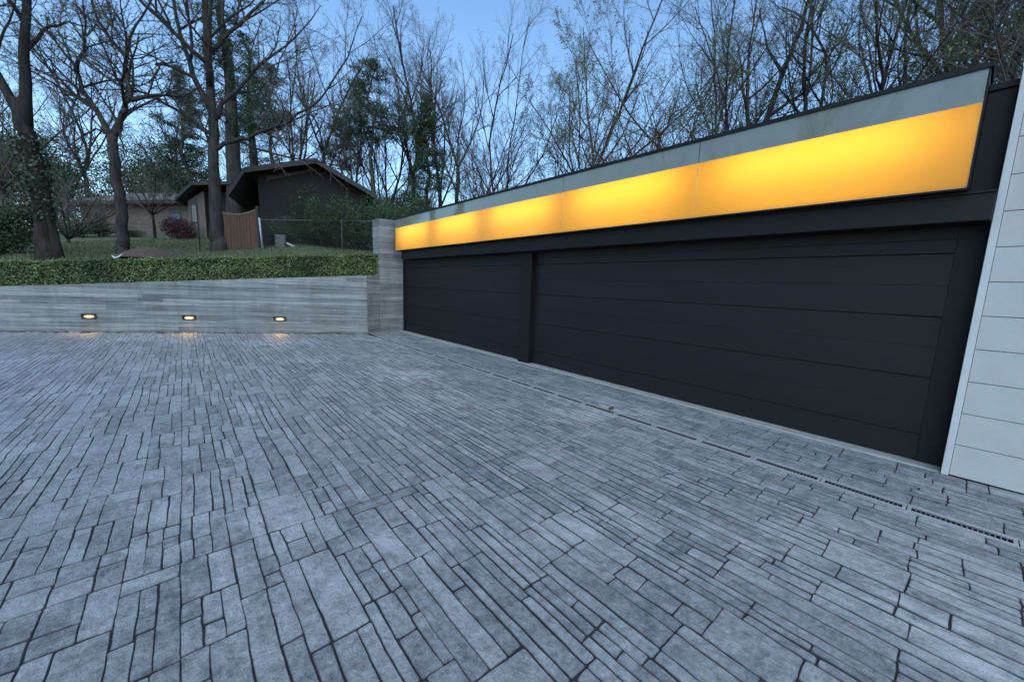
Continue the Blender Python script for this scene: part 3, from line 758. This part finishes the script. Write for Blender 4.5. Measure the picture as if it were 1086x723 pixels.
# ---- broadleaf evergreen masses and shrubs
def blob(seed, rx, rz, n, size, lobes=9, squash=1.0, asp=.6):
    """leaf clumps through an uneven lobed volume standing on z = 0"""
    rng = random.Random(seed); mb = MB(); L = []
    for k in range(lobes):
        a = rng.uniform(0, 6.28); rr = rx*rng.uniform(.1, .62); L.append((Vector((math.cos(a)*rr, math.sin(a)*rr, rz*rng.uniform(.25, .78))), rx*rng.uniform(.28, .5)))
    L.append((Vector((0, 0, rz*.4)), rx*.6))
    per = n//len(L)
    for c, r in L:
        for k in range(per//7):
            d = Vector((rng.gauss(0,1), rng.gauss(0,1), rng.gauss(0,1))).normalized(); q = c+Vector((d.x*r, d.y*r, d.z*min(r, rz*.32)))*rng.uniform(.55, 1.08)**.6
            if q.z < .03: q.z = rng.uniform(.03, .3)
            for e in range(7): mb.leaf(q+Vector((rng.gauss(0, size*1.3), rng.gauss(0, size*1.3), rng.gauss(0, size))), size*rng.uniform(.6, 1.3), rng, 0, asp, .3)
    return mb
def stems(rx, h, n, seed, r=.03):
    rng = random.Random(seed); mb = MB()
    for k in range(n):
        a = rng.uniform(0, 6.28); e = Vector((math.cos(a)*rx*.5*rng.random(), math.sin(a)*rx*.5*rng.random(), h)); b = Vector((e.x*.15, e.y*.15, -.25))
        m = b.lerp(e, .5)+Vector((rng.gauss(0,.08), rng.gauss(0,.08), 0)); mb.tube([b, m, e], [r, r*.7, r*.35], 5, 0)
    return mb
def shrub(name, label, cat, loc, rx, rz, n, size, m, seed, group=None, lobes=9, nst=6, r=.03, asp=.6):
    T = thing(name, label, cat, loc, seed*.7, group); stems(rx, rz*.65, nst, seed, r).build('stem', M['bark_dark'], T)
    blob(seed, rx, rz, n, size, lobes, asp=asp).build('foliage', M[m], T); return T
e1 = shrub('evergreen_tree', 'broad dark evergreen mass behind the left part of the brick house roof', 'tree', spot(62, 66), 7.5, 12, 30000, .20, 'evergreen', 61, lobes=16, r=.2)
e2 = dup(e1, spot(172, 62), 2.2, (1.05, 1.0, .93), 'broad dark evergreen mass behind the right part of the brick house roof')
e3 = dup(e1, spot(8, 56), 4.0, (.8, .8, .85), 'dark evergreen mass at the far left behind the ivy-clad trunk')
shrub('evergreen_bush', 'large dark evergreen bush at the left edge beside the ivy-clad tree', 'bush', ground_at(-5.0, 23.1), 1.5, 2.1, 9000, .09, 'dark_leaf', 62)
shrub('red_shrub', 'dark red shrub under the window of the pale brick wing', 'bush', spot(193, 33.5), 1.15, 1.35, 6000, .09, 'red_leaf', 63)
s4 = shrub('foundation_shrub', 'rounded dark shrub against the brick wall, left of the lawn tree trunk', 'bush', spot(112, 44), 1.2, 1.3, 4000, .09, 'dark_leaf', 64)
dup(s4, spot(88, 45), 1, (1.1, 1.1, 1.2), 'rounded dark shrub at the left end of the brick wall')
dup(s4, spot(147, 42), 2, (1.2, .8, .45), 'low spreading green shrub on the lawn before the brick wall')
# bushes round the chain-link fence and behind the pier
b1 = shrub('evergreen_shrub', 'evergreen shrub spilling over the right end of the chain-link fence', 'bush', (6.75, 19.9, terrain_z(6.75, 19.9)), 1.5, 2.35, 13000, .075, 'dark_leaf', 66)
dup(b1, (5.3, 19.95, terrain_z(5.3, 19.95)), 1.2, (.95, .6, .95), 'shrub below the right slope of the gabled roof, behind the fence')
dup(b1, (8.5, 20.4, terrain_z(8.5, 20.4)), 2.4, (1.2, 1.0, 1.1), 'dark shrub just left of the pier top, beyond the hedge')
dup(b1, (9.9, 22.2, terrain_z(9.9, 22.2)), 4.4, (1.4, 1.2, 1.35), 'tall dark shrub behind the pier top')
b2 = shrub('climbing_rose', 'loose vine with a few pale blossoms on the gable wall', 'vine', (5.25, 21.75, terrain_z(5.25, 21.75)), 1.5, 3.1, 1500, .07, 'dark_leaf', 67, nst=12, r=.018)
mb = MB(); rng = random.Random(4)
for k in range(24): mb.leaf(Vector((rng.gauss(.35, .45), rng.gauss(-.5, .3), rng.uniform(1.2, 2.7))), rng.uniform(.06, .11), rng, 0, .9)
mb.build('blossom', M['pale_flower'], b2)
b3 = dup(b1, (3.9, 21.4, terrain_z(3.9, 21.4)), .3, (.9, .6, .6), 'low ivy mound at the foot of the gable wall behind the cinder blocks')

# ---- small bare trees by the brick house
def small_tree(seed, H, label, loc, leaf=.2, name='ornamental_tree', nl=5, fork=.9, r=.09, bud='bud'):
    t = Tree(seed, [(0, 0), (6, 8), (6, 7), (4, 6)], [.5, .46, .45, .5], [(30, 50), (25, 55), (25, 55), (25, 60)], leaf=leaf, leaf_size=.05, minr=.008)
    t.root_flare(r, .3); pts = [Vector((0, 0, 0)), Vector((.02, .01, fork*.5)), Vector((0, 0, fork))]; t.emit(pts, [r, r*.9, r*.8], 0)
    az = 0
    for k in range(nl):
        az += 6.28/nl+t.rng.uniform(-.4, .4); a = R(t.rng.uniform(22, 55)); t.branch(pts[-1].copy(), Vector((math.cos(az)*math.sin(a), math.sin(az)*math.sin(a), math.cos(a))), (H-fork)*t.rng.uniform(.7, 1), r*.55, 1, .15)
    return t.build(name, label, 'tree', loc, 0, 'bark_dark', bud)
small_tree(71, 5.2, 'small round-headed budding tree in front of the brick wall beside the red shrub', spot(168, 36), .9, bud='bud_green', fork=1.6)
small_tree(72, 4.8, 'pale many-stemmed bare shrub on the lawn right of the ivy-clad tree', spot(77, 33), .05, 'bare_shrub', 9, .25, .07)
small_tree(73, 4.2, 'bare many-stemmed shrub against the left end of the brick house', spot(92, 41), .1, 'bare_shrub', 8, .3, .07)

# ---- woodland beyond the garage: six grown trees, copied
def proto(i, seed, H, r, fork, nl, spread, leaf, bud='bud', ls=.06, cnt=((8, 10), (8, 10), (6, 8))):
    return std_tree(seed, H, r, fork, nl, spread, leaf, cnt=cnt, bud=bud, ls=ls), bud
P = []
for i, a in enumerate([(21, 17, .22, 5.0, 5, 26, .5), (22, 20, .27, 6.5, 6, 24, .35), (23, 14, .18, 3.2, 6, 32, 1.4), (24, 18, .20, 2.0, 6, 22, .4), (25, 14, .15, 2.5, 5, 28, 2.2, 'bud_green', .08), (26, 19, .24, 8.0, 5, 28, .12)]):
    P.append(proto(i, *a))
bare = []
kinds = ['bare tree with ascending limbs', 'very tall high-crowned bare tree', 'broad bare tree opening buds', 'bare tree with low-forking upright stems', 'tree hazed with fresh leaves', 'slender bare tree']
def wood(kind, px, d, sc, where, rz=None, tilt=None):
    x, y, z = spot(px, d)
    lab = kinds[kind]+' '+where
    if bare_root[kind] is None:
        t, bud = P[kind]; T = t.build('bare_tree', lab, 'tree', (x, y, z), 0, 'bark', bud, BARE); bare_root[kind] = T
        T.scale = (sc,)*3
    else: T = dup(bare_root[kind], (x, y, z), random.uniform(0, 6.28) if rz is None else rz, sc, lab, BARE)
    if rz is not None: T.rotation_euler.z = rz
    if tilt: T.rotation_euler.x, T.rotation_euler.y = tilt
    return T
bare_root = [None]*6
for a in (
    (2, 618, 30, 1.42, 'rising highest over the middle of the garage roof'),
    (0, 318, 38, 0.95, 'behind the ridge of the gabled house'),
    (5, 347, 41, 0.95, 'right of the gabled house ridge'),
    (0, 378, 36, 0.85, 'behind the right slope of the gabled roof'),
    (3, 412, 37, 1.08, 'just left of the pier, in the wood'),
    (1, 436, 38, 1.0, 'directly behind the pier'),
    (0, 466, 36, 1.08, 'over the far left end of the glass band'),
    (5, 484, 40, 1.02, 'beyond the left end of the garage roof'),
    (2, 505, 33, 0.85, 'over the second lit glass panel'),
    (3, 530, 31, 0.95, 'left of the tallest tree over the roof'),
    (2, 600, 38, 1.1, 'far behind the highest tree'),
    (5, 672, 40, 0.8, 'standing far back over the roof middle'),
    (4, 700, 27, 0.95, 'at the open patch of sky over the roof'),
    (4, 735, 24, 1.0, 'left of the leaning trunk over the roof'),
    (3, 760, 26, 0.95, 'beside the leaning trunk'),
    (0, 838, 24, 0.9, 'over the middle of the nearest lit panel'),
    (2, 885, 24, 0.95, 'in the thick of the right-hand wood'),
    (4, 930, 22, 1.0, 'near the right end of the roof edge'),
    (1, 985, 24, 0.9, 'close to the right end of the garage roof'),
    (0, 1012, 31, 0.95, 'behind the right end of the roof cap'),
    (2, 1035, 22, 1.0, 'above the corner of the roof cap'),
    (4, 1058, 27, .9, 'over the dark side panel'),
    (3, 1085, 21, 0.9, 'above the white siding corner'),
    (2, 12, 40, 0.95, 'at the far left behind the ivy-clad tree'),
    (1, 100, 58, 0.9, 'beyond the left part of the brick house'),
    (0, 190, 56, 0.9, 'beyond the right end of the brick house'),
    (3, 262, 60, 0.95, 'far behind the thick pine trunk'),
    (2, 330, 55, 0.95, 'far behind the gabled house peak'),
    (3, 392, 62, 0.95, 'in the far wood left of the pier'),
    (2, 450, 60, 1.0, 'in the far wood behind the narrow pine'),
    (3, 515, 58, 1.0, 'in the far wood over the second glass panel'),
    (3, 640, 56, 1.0, 'in the far wood right of the highest tree'),
): wood(*a)
# the leaning trunk over the roof, and a dead snag beside it
lt = Tree(111, [(0, 0), (6, 8), (6, 8), (5, 6)], [.5, .42, .44, .45], [(30, 50), (30, 60), (28, 60), (25, 60)], leaf=.4, leaf_size=.06)
lt.root_flare(.26)
lt.limb([(0,0,.2), (.15,0,2.5), (.6,.1,5), (1.5,.2,8), (2.4,.3,11), (3.0,.4,14)], .24, .06, 0, .35)
lt.limb([(.7,.1,5.4), (.2,.2,7.5), (.0,.2,10), (.2,.3,13)], .13, .02, 1, .25)
lt.limb([(1.2,.15,7.0), (2.6,-.2,8.0), (4.0,-.4,9.6)], .10, .02, 1, .25)
lt.limb([(1.8,.2,9.0), (1.2,.8,10.5), (.8,1.2,12.5)], .10, .02, 1, .25)
lt.build('leaning_tree', 'bare tree leaning right with a bent trunk above the middle of the roof', 'tree', spot(770, 23), CAM_RZ)
sn = Tree(112, [(0, 0)], [.5], [(30, 50)], leaf=0)
sn.limb([(0,0,-.3), (.05,0,3), (-.05,0,5.6), (.0,0,6.6)], .11, .07, 0, .99)
sn.limb([(.0,0,6.5), (.35,0,6.9), (.4,0,7.4), (.75,0,7.7)], .075, .03, 1, .99)
sn.limb([(.0,0,6.5), (-.3,0,6.8), (-.7,0,6.9)], .05, .02, 1, .99)
T = thing('dead_snag', 'short broken dead snag poking above the roof edge', 'tree', spot(688, 22), CAM_RZ); sn.T.build('trunk', M['bark_dark'], T)

# ---- undergrowth: twiggy bushes at the foot of the wood
def brush(seed, H, n, leafn):
    rng = random.Random(seed); mb = MB()
    for k in range(n):
        a = rng.uniform(0, 6.28); rr = 1.6*math.sqrt(rng.random()); p = Vector((math.cos(a)*rr, math.sin(a)*rr, -.3)); d = Vector((rng.gauss(0,.25), rng.gauss(0,.25), 1)).normalized()
        l = H*rng.uniform(.5, 1.1); q = [p]
        for j in range(4): d = (d+Vector((rng.gauss(0,.12), rng.gauss(0,.12), 0))).normalized(); q.append(q[-1]+d*l/4)
        mb.tube(q, [.016, .013, .011, .009, .006], 3, 0, False)
        for t in range(5):
            i = rng.randint(1, 3); s0 = q[i]; e = (q[i+1]-q[i]).normalized(); e = (e+rand_perp(e, rng)*rng.uniform(.4, .9)).normalized(); ll = l*.35*rng.random()+.2
            mb.tube([s0, s0+e*ll*.5+UP*.02, s0+e*ll+UP*.08], [.009, .007, .005], 3, 0, False)
    lf = MB()
    for k in range(leafn):
        c = Vector((rng.gauss(0, .9), rng.gauss(0, .9), H*rng.uniform(.05, .6)))
        for e in range(6): lf.leaf(c+Vector((rng.gauss(0,.12), rng.gauss(0,.12), rng.gauss(0,.1))), rng.uniform(.06, .13), rng, 0, .55, .3)
    return mb, lf
def brush_thing(seed, H, n, leafn, lab, loc):
    T = thing('understory_bush', lab, 'bush', loc, 0, 'understory bushes at the foot of the wood'); a, b = brush(seed, H, n, leafn)
    a.build('stem', M['twig'], T); b.build('foliage', M['evergreen'], T); return T
UB = ['leafy dark understory bush among the bare trunks of the wood', 'tall twiggy understory bush among the bare trunks of the wood']
u0 = brush_thing(81, 3.2, 70, 420, UB[0], spot(430, 27)); u1 = brush_thing(82, 5.0, 130, 60, UB[1], spot(520, 28))
rng = random.Random(12)
for k in range(46):
    px = 405+k*15+rng.uniform(-6, 6)
    if k % 2: continue
    d = rng.uniform(25, 36) if px < 620 else rng.uniform(17, 30)
    kd = 0 if (px < 500 and rng.random() < .75) or rng.random() < .3 else 1
    if px > 760 and k % 2: continue
    dup((u0, u1)[kd], spot(px, d), rng.uniform(0, 6), rng.uniform(.8, 1.35), UB[kd], 'understory bushes at the foot of the wood')
for k in range(16):
    px = 215+k*13; dup(u0 if k % 2 else u1, spot(px, rng.uniform(42, 52)), rng.uniform(0, 6), rng.uniform(.9, 1.3), UB[0 if k % 2 else 1], 'understory bushes at the foot of the wood')
for k in range(6):
    px = 1045+k*8; dup(u1, spot(px, rng.uniform(19, 28)), rng.uniform(0, 6), rng.uniform(.9, 1.3), UB[1], 'understory bushes at the foot of the wood')

for k in range(34):
    px = 392+k*11+rng.uniform(-5, 5); d = rng.uniform(40, 58)
    dup(u0, spot(px, d), rng.uniform(0, 6), rng.uniform(1.5, 2.4), UB[0], 'understory bushes at the foot of the wood')
for k, (px, d, sc, w) in enumerate([(425, 56, .62, 'beyond the pier'), (492, 52, .55, 'beyond the second lit panel'), (560, 50, .58, 'beyond the third lit panel'), (705, 44, .5, 'beyond the roof middle')]):
    dup(e1, spot(px, d), k*1.3, sc, 'rounded dark evergreen deep in the wood '+w)

# ------------------------------------------------------------------ dark gabled house
gx, gy, gz = 3.07, 22.83, 2.75
GH = thing('gabled_house', 'low dark house with a broad gable behind the chain-link fence', 'house', (gx, gy, gz), math.atan2(21.49-22.83, 7.9-3.07))
prof = [(-1.11, 5.24), (-.41, 6.44), (2.54, 7.30), (5.30, 5.98)]; prof = [(u, z-gz) for u, z in prof]
mb = MB(); mb.prism([(0, -.8), (4.85, -.8), (4.85, 3.30), (2.54, 4.30), (.0, 3.60)], 1, 0, 7.5); mb.build('wall', M['dark_siding'], GH)
def slab(mb, pr, t, y0, y1):
    up = [(u, z) for u, z in pr]; lo = [(u, z-t) for u, z in reversed(pr)]
    mb.prism((up+lo)[::-1], 1, y0, y1)
mb = MB(); slab(mb, prof, .12, -.75, 8.2); mb.build('roof', M['dark_shingle'], GH)
mb = MB(); slab(mb, [(u, z-.01) for u, z in prof], .24, -.80, -.752); mb.build('barge_board', M['fascia_brown'], GH)
mb = MB(); mb.box((4.85, -.72, 3.12), (5.25, 7.6, 3.17)); mb.build('soffit', M['dark_siding'], GH)
mb = MB(); mb.prism([(.35, 3.55), (2.4, 4.18), (2.4, 4.08), (.35, 3.35)], 1, -.06, -.004); mb.build('gable_trim', M['fascia_brown'], GH)
# set-back wing with the pale brick end wall and small window
wx, wy, wz = -.5, 35.0, 4.0
WG = thing('house_wing', 'set-back wing with pale brick end wall, small window and low dark roof', 'house', (wx, wy, wz), math.atan2(-1.5, 4.5))
mb = MB(); mb.prism([(1.15, -.6), (2.05, -.6), (2.05, 3.1), (1.15, 2.35)], 1, 0, 9); mb.build('pale_wall', M['stucco'], WG)
mb = MB(); mb.prism([(2.05, -.6), (6.5, -.6), (6.5, 3.4), (2.05, 3.1)], 1, .3, 9); mb.build('dark_wall', M['dark_siding'], WG)
mb = MB(); slab(mb, [(.75, 2.35), (1.7, 3.45), (6.6, 4.15)], .2, -.9, 9.6); mb.build('roof', M['dark_shingle'], WG)
mb = MB(); mb.box((1.30, -.05, .98), (1.34, 0, 2.18)); mb.box((1.62, -.05, .98), (1.66, 0, 2.18)); mb.box((1.34, -.05, .98), (1.62, 0, 1.03)); mb.box((1.34, -.05, 2.13), (1.62, 0, 2.18)); wf = mb.build('window', M['fascia_brown'], WG)
mb = MB(); mb.box((1.34, -.025, 1.03), (1.62, -.002, 2.13)); mb.build('pane', M['window'], wf)
mb = MB(); mb.box((1.98, -.12, -.5), (2.10, 0, 3.05)); mb.build('corner_post', M['old_wood'], WG)
# long brick house
bx, by, bz = -6.26, 51.0, 4.2
BH = thing('brick_house', 'long low brown brick house with a grey shingle roof across the lawn', 'house', (bx, by, bz), math.atan2(42.71-51, .41+6.26))
mb = MB(); mb.box((-.3, 0, -1), (12.5, 9, 3.2)); mb.build('wall', M['brick'], BH)
mb = MB(); mb.prism([(-.9, 3.1), (4.5, 5.0), (9.9, 3.1), (9.9, 2.95), (-.9, 2.95)], 0, -1.6, 13.0); mb.build('roof', M['shingle'], BH)
mb = MB(); mb.box((-1.62, -1.0, 2.86), (13.0, -.905, 3.12)); mb.build('fascia_board', M['fascia_brown'], BH)
for u in (1.3, 9.3):
    mb = MB(); mb.box((u, -.03, .7), (u+1.1, -.002, 2.3)); w = mb.build('window', M['fascia_brown'], BH)
    mb = MB(); mb.box((u+.08, -.045, .78), (u+1.02, -.031, 2.22)); mb.build('pane', M['window'], w)

# ------------------------------------------------------------------ wood fence panel, chain-link fence, odds and ends
WF = thing('wood_fence', 'reddish wood fence panel with a scooped top behind the large tree', 'fence', (1.41, 21.55, 2.45), math.atan2(-1, 1.18))
mb = MB(); n = 11; Wd = 1.58
for i in range(n):
    a, b = Wd*i/n, Wd*(i+1)/n-.008; zt = lambda u: 1.66+.22*((u/Wd-.42)/.58)**2
    o_ = .004*(i % 3); mb.prism([(a, -.4), (b, -.4), (b, zt(b)), (a, zt(a))], 1, -o_, .022)
mb.build('board', M['redwood'], WF)
mb = MB()
for i in range(n):
    a, b = Wd*i/n, Wd*(i+1)/n; mb.prism([(a, zt(a)+.003), (b, zt(b)+.003), (b, zt(b)+.075), (a, zt(a)+.075)], 1, -.03, .05)
mb.build('cap_rail', M['old_wood'], WF)
for u in (-.06, Wd+.01):
    mb = MB(); mb.box((u, -.03, -.5), (u+.1, .08, 2.0)); mb.prism([(u-.01, 2.0), (u+.11, 2.0), (u+.05, 2.09)], 1, -.04, .09); mb.build('post', M['fascia_brown'], WF)
CLx, CLy = 2.80, 20.38; cd = Vector((7.22-2.78, 18.68-20.39)).normalized()
CL = thing('chain_link_fence', 'chain-link fence with thin silver end post in front of the gable wall', 'fence', (CLx, CLy, 2.52), math.atan2(cd.y, cd.x))
def post(u, h, r, lean=0, m='galv'):
    mb = MB(); mb.tube([Vector((u, 0, -.4)), Vector((u-lean, 0, h)), Vector((u-lean, 0, h+.03))], [r, r, r*.5], 10); mb.build('post', M[m], CL, smooth=True)
post(0, 1.5, .045, .09); post(3.2, 1.72, .032, 0, 'wire'); post(4.75, 1.85, .032, 0, 'wire')
mb = MB(); mb.tube([Vector((-.08, 0, 1.44)), Vector((3.2, 0, 1.66)), Vector((4.75, 0, 1.76))], .022, 8); mb.build('top_rail', M['wire'], CL)
mb = MB(); stp = .085; k = -1.8
def railz(u): return 1.44+.067*u
while k < 4.9:
    for sg in (1, -1):
        pts = []
        u0 = k; z0_, z1_ = .0, 1.75
        a = Vector((u0, .004*sg, 0)) if sg > 0 else Vector((u0+1.75, .004*sg, 0)); b = a+Vector((1.75*sg, 0, 1.75))
        q = []
        for i in range(21):
            p = a.lerp(b, i/20)
            if 0 <= p.x <= 4.75 and p.z < railz(p.x): q.append(p)
        if len(q) > 1: mb.tube([q[0], q[-1]], .003, 3, 0, False)
    k += stp
mb.build('mesh', M['wire'], CL)
def block(x, y, z, rz, lab):
    mb = MB(); mb.box((-.2, -.1, 0), (.2, .1, .19)); mb.box((-.17, -.104, .02), (.17, -.1001, .17)); o = mb.build('cinder_block', M['block'], bevel=.006); o.location = (x, y, z); o.rotation_euler = (0, 0, rz)
    tag(o, lab, 'block', 'cinder blocks stacked behind the fence')
ub = Vector((CLx, CLy))+cd*.62+Vector((.12, .32))
bz0 = terrain_z(ub.x, ub.y)+.02
for k in range(3): block(ub.x, ub.y, bz0+.192*k, CAM_RZ+.15*k, ['pale cinder block at the bottom of the stack behind the fence', 'pale cinder block in the middle of the stack behind the fence', 'pale cinder block on top of the stack behind the fence'][k])
mb = MB(); mb.box((-.28, -.06, 0), (.28, .06, .05)); o = mb.build('wood_plank', M['white'], bevel=.004); o.location = (ub.x+.42, ub.y-.3, bz0+.08); o.rotation_euler = (0, R(24), CAM_RZ); tag(o, 'short whitish plank lying against the cinder blocks behind the fence', 'plank')
# mulch mound, stake, white scrap
def mound():
    mb = MB(); n, m_ = 40, 12; rng = random.Random(2)
    for i in range(m_+1):
        for j in range(n):
            a = 2*math.pi*j/n; r = i/m_; x = 1.05*r*math.cos(a); y = .9*r*math.sin(a)
            mb.v.append((x, y, .38*(1-r*r)**1.1-.06+.035*noise.noise((x*4, y*4, 1))+.02*noise.noise((x*11, y*11, 1))))
    for i in range(m_):
        for j in range(n):
            j2 = (j+1) % n; mb.f.append((i*n+j, (i+1)*n+j, (i+1)*n+j2, i*n+j2)); mb.m.append(0)
    o = mb.build('mulch_mound', M['mulch'], smooth=True); o.location = ground_at(-.72, 18.6, .0); tag(o, 'low brown mulch mound on the lawn at the foot of the crooked tree', 'mulch')
mound()
o_ = MB(); o_.tube([Vector((0, 0, -.3)), Vector((.02, 0, 1.0)), Vector((-.01, 0, 2.2))], [.022, .019, .014], 6); o = o_.build('garden_stake', M['bark_dark'], smooth=True); o.location = spot(214, 21); tag(o, 'thin dark stake upright on the lawn left of the large spreading tree', 'stake')
mb = MB(); mb.tube([Vector((-.13, 0, .07)), Vector((-.05, 0, .01)), Vector((.04, .01, .04)), Vector((.15, 0, .12))], [.009, .02, .019, .009], 7); mb.tube([Vector((-.05, 0, .02)), Vector((-.12, .03, -.03))], [.02, .012], 6)
o = mb.build('fallen_branch', M['white'], smooth=True); wsx, wsy = -1.33, 15.05; o.location = (wsx, wsy, wall_top(wsx)+.64); o.rotation_euler = (0, 0, CAM_RZ); tag(o, 'small forked whitish stick lying on top of the hedge', 'stick')

# ------------------------------------------------------------------ grass, leaf litter
def grass():
    rng = random.Random(15); mb = MB()
    for k in range(60000):
        X = rng.uniform(-9, 9); Y = rng.uniform(12, 34)
        s = s_out(X, Y)
        if s < 1.3 or rng.random() < .35*(s/20): continue
        a = math.degrees(math.atan2(X, Y))
        if a < -16 or a > 26: continue
        z = terrain_z(X, Y); h = rng.uniform(.05, .13); w = rng.uniform(.008, .016)*(1+s*.05); th = rng.uniform(0, 6.28)
        dx, dy = math.cos(th)*w, math.sin(th)*w; lx, ly = rng.gauss(0, .04), rng.gauss(0, .04); n = len(mb.v)
        mb.v += [(X-dx, Y-dy, z-.01), (X+dx, Y+dy, z-.01), (X+lx, Y+ly, z+h)]; mb.f.append((n, n+1, n+2)); mb.m.append(0)
    tag(mb.build('grass', M['grass']), 'short dull green grass on the lawn', 'grass', kind='stuff')
grass()
def litter():
    rng = random.Random(16); mb = MB()
    for k in range(420):
        u = rng.uniform(4, WL); d = abs(rng.gauss(0, .10))+.02
        p = WA+WD*u+Vector((WD.y, -WD.x))*d; s = rng.uniform(.02, .055); th = rng.uniform(0, 6.28); n = len(mb.v)
        c, sn_ = math.cos(th)*s, math.sin(th)*s
        mb.v += [(p.x-c, p.y-sn_, .004), (p.x+sn_*.5, p.y-c*.5, .012), (p.x+c, p.y+sn_, .004+rng.uniform(0, .02)), (p.x-sn_*.5, p.y+c*.5, .014)]; mb.f.append((n, n+1, n+2, n+3)); mb.m.append(0)
    tag(mb.build('leaf_litter', M['dry_leaf']), 'scattered dead leaves along the foot of the concrete wall', 'leaves', kind='stuff')
litter()
mb = MB(); mb.poly([(-.05,-.02,.006), (-.01,-.035,.022), (.04,-.02,.012), (.06,.01,.03), (.02,.035,.012), (-.03,.025,.024)]); mb.poly([(-.04,.0,.004), (.02,.02,.004), (.05,.0,.03), (0,-.02,.035)])
o = mb.build('dry_leaf', M['dry_leaf']); o.location = (3.99, 2.72, 0); tag(o, 'single dark curled leaf lying by the trench drain', 'leaf')
# trees across the drive, mirrored in the grey glass
for k, (x, y, kd, lab) in enumerate([(-11, 4.5, 3, 'nearest'), (-12, 10, 2, 'middle'), (-11.5, -1, 2, 'farthest')]):
    dup(bare_root[kd], (x, y, -.1), k*2.0, .8, 'bare tree across the driveway mirrored in the grey glass, %s of three' % ['middle', 'left one', 'right one'][k], 'trees across the driveway')
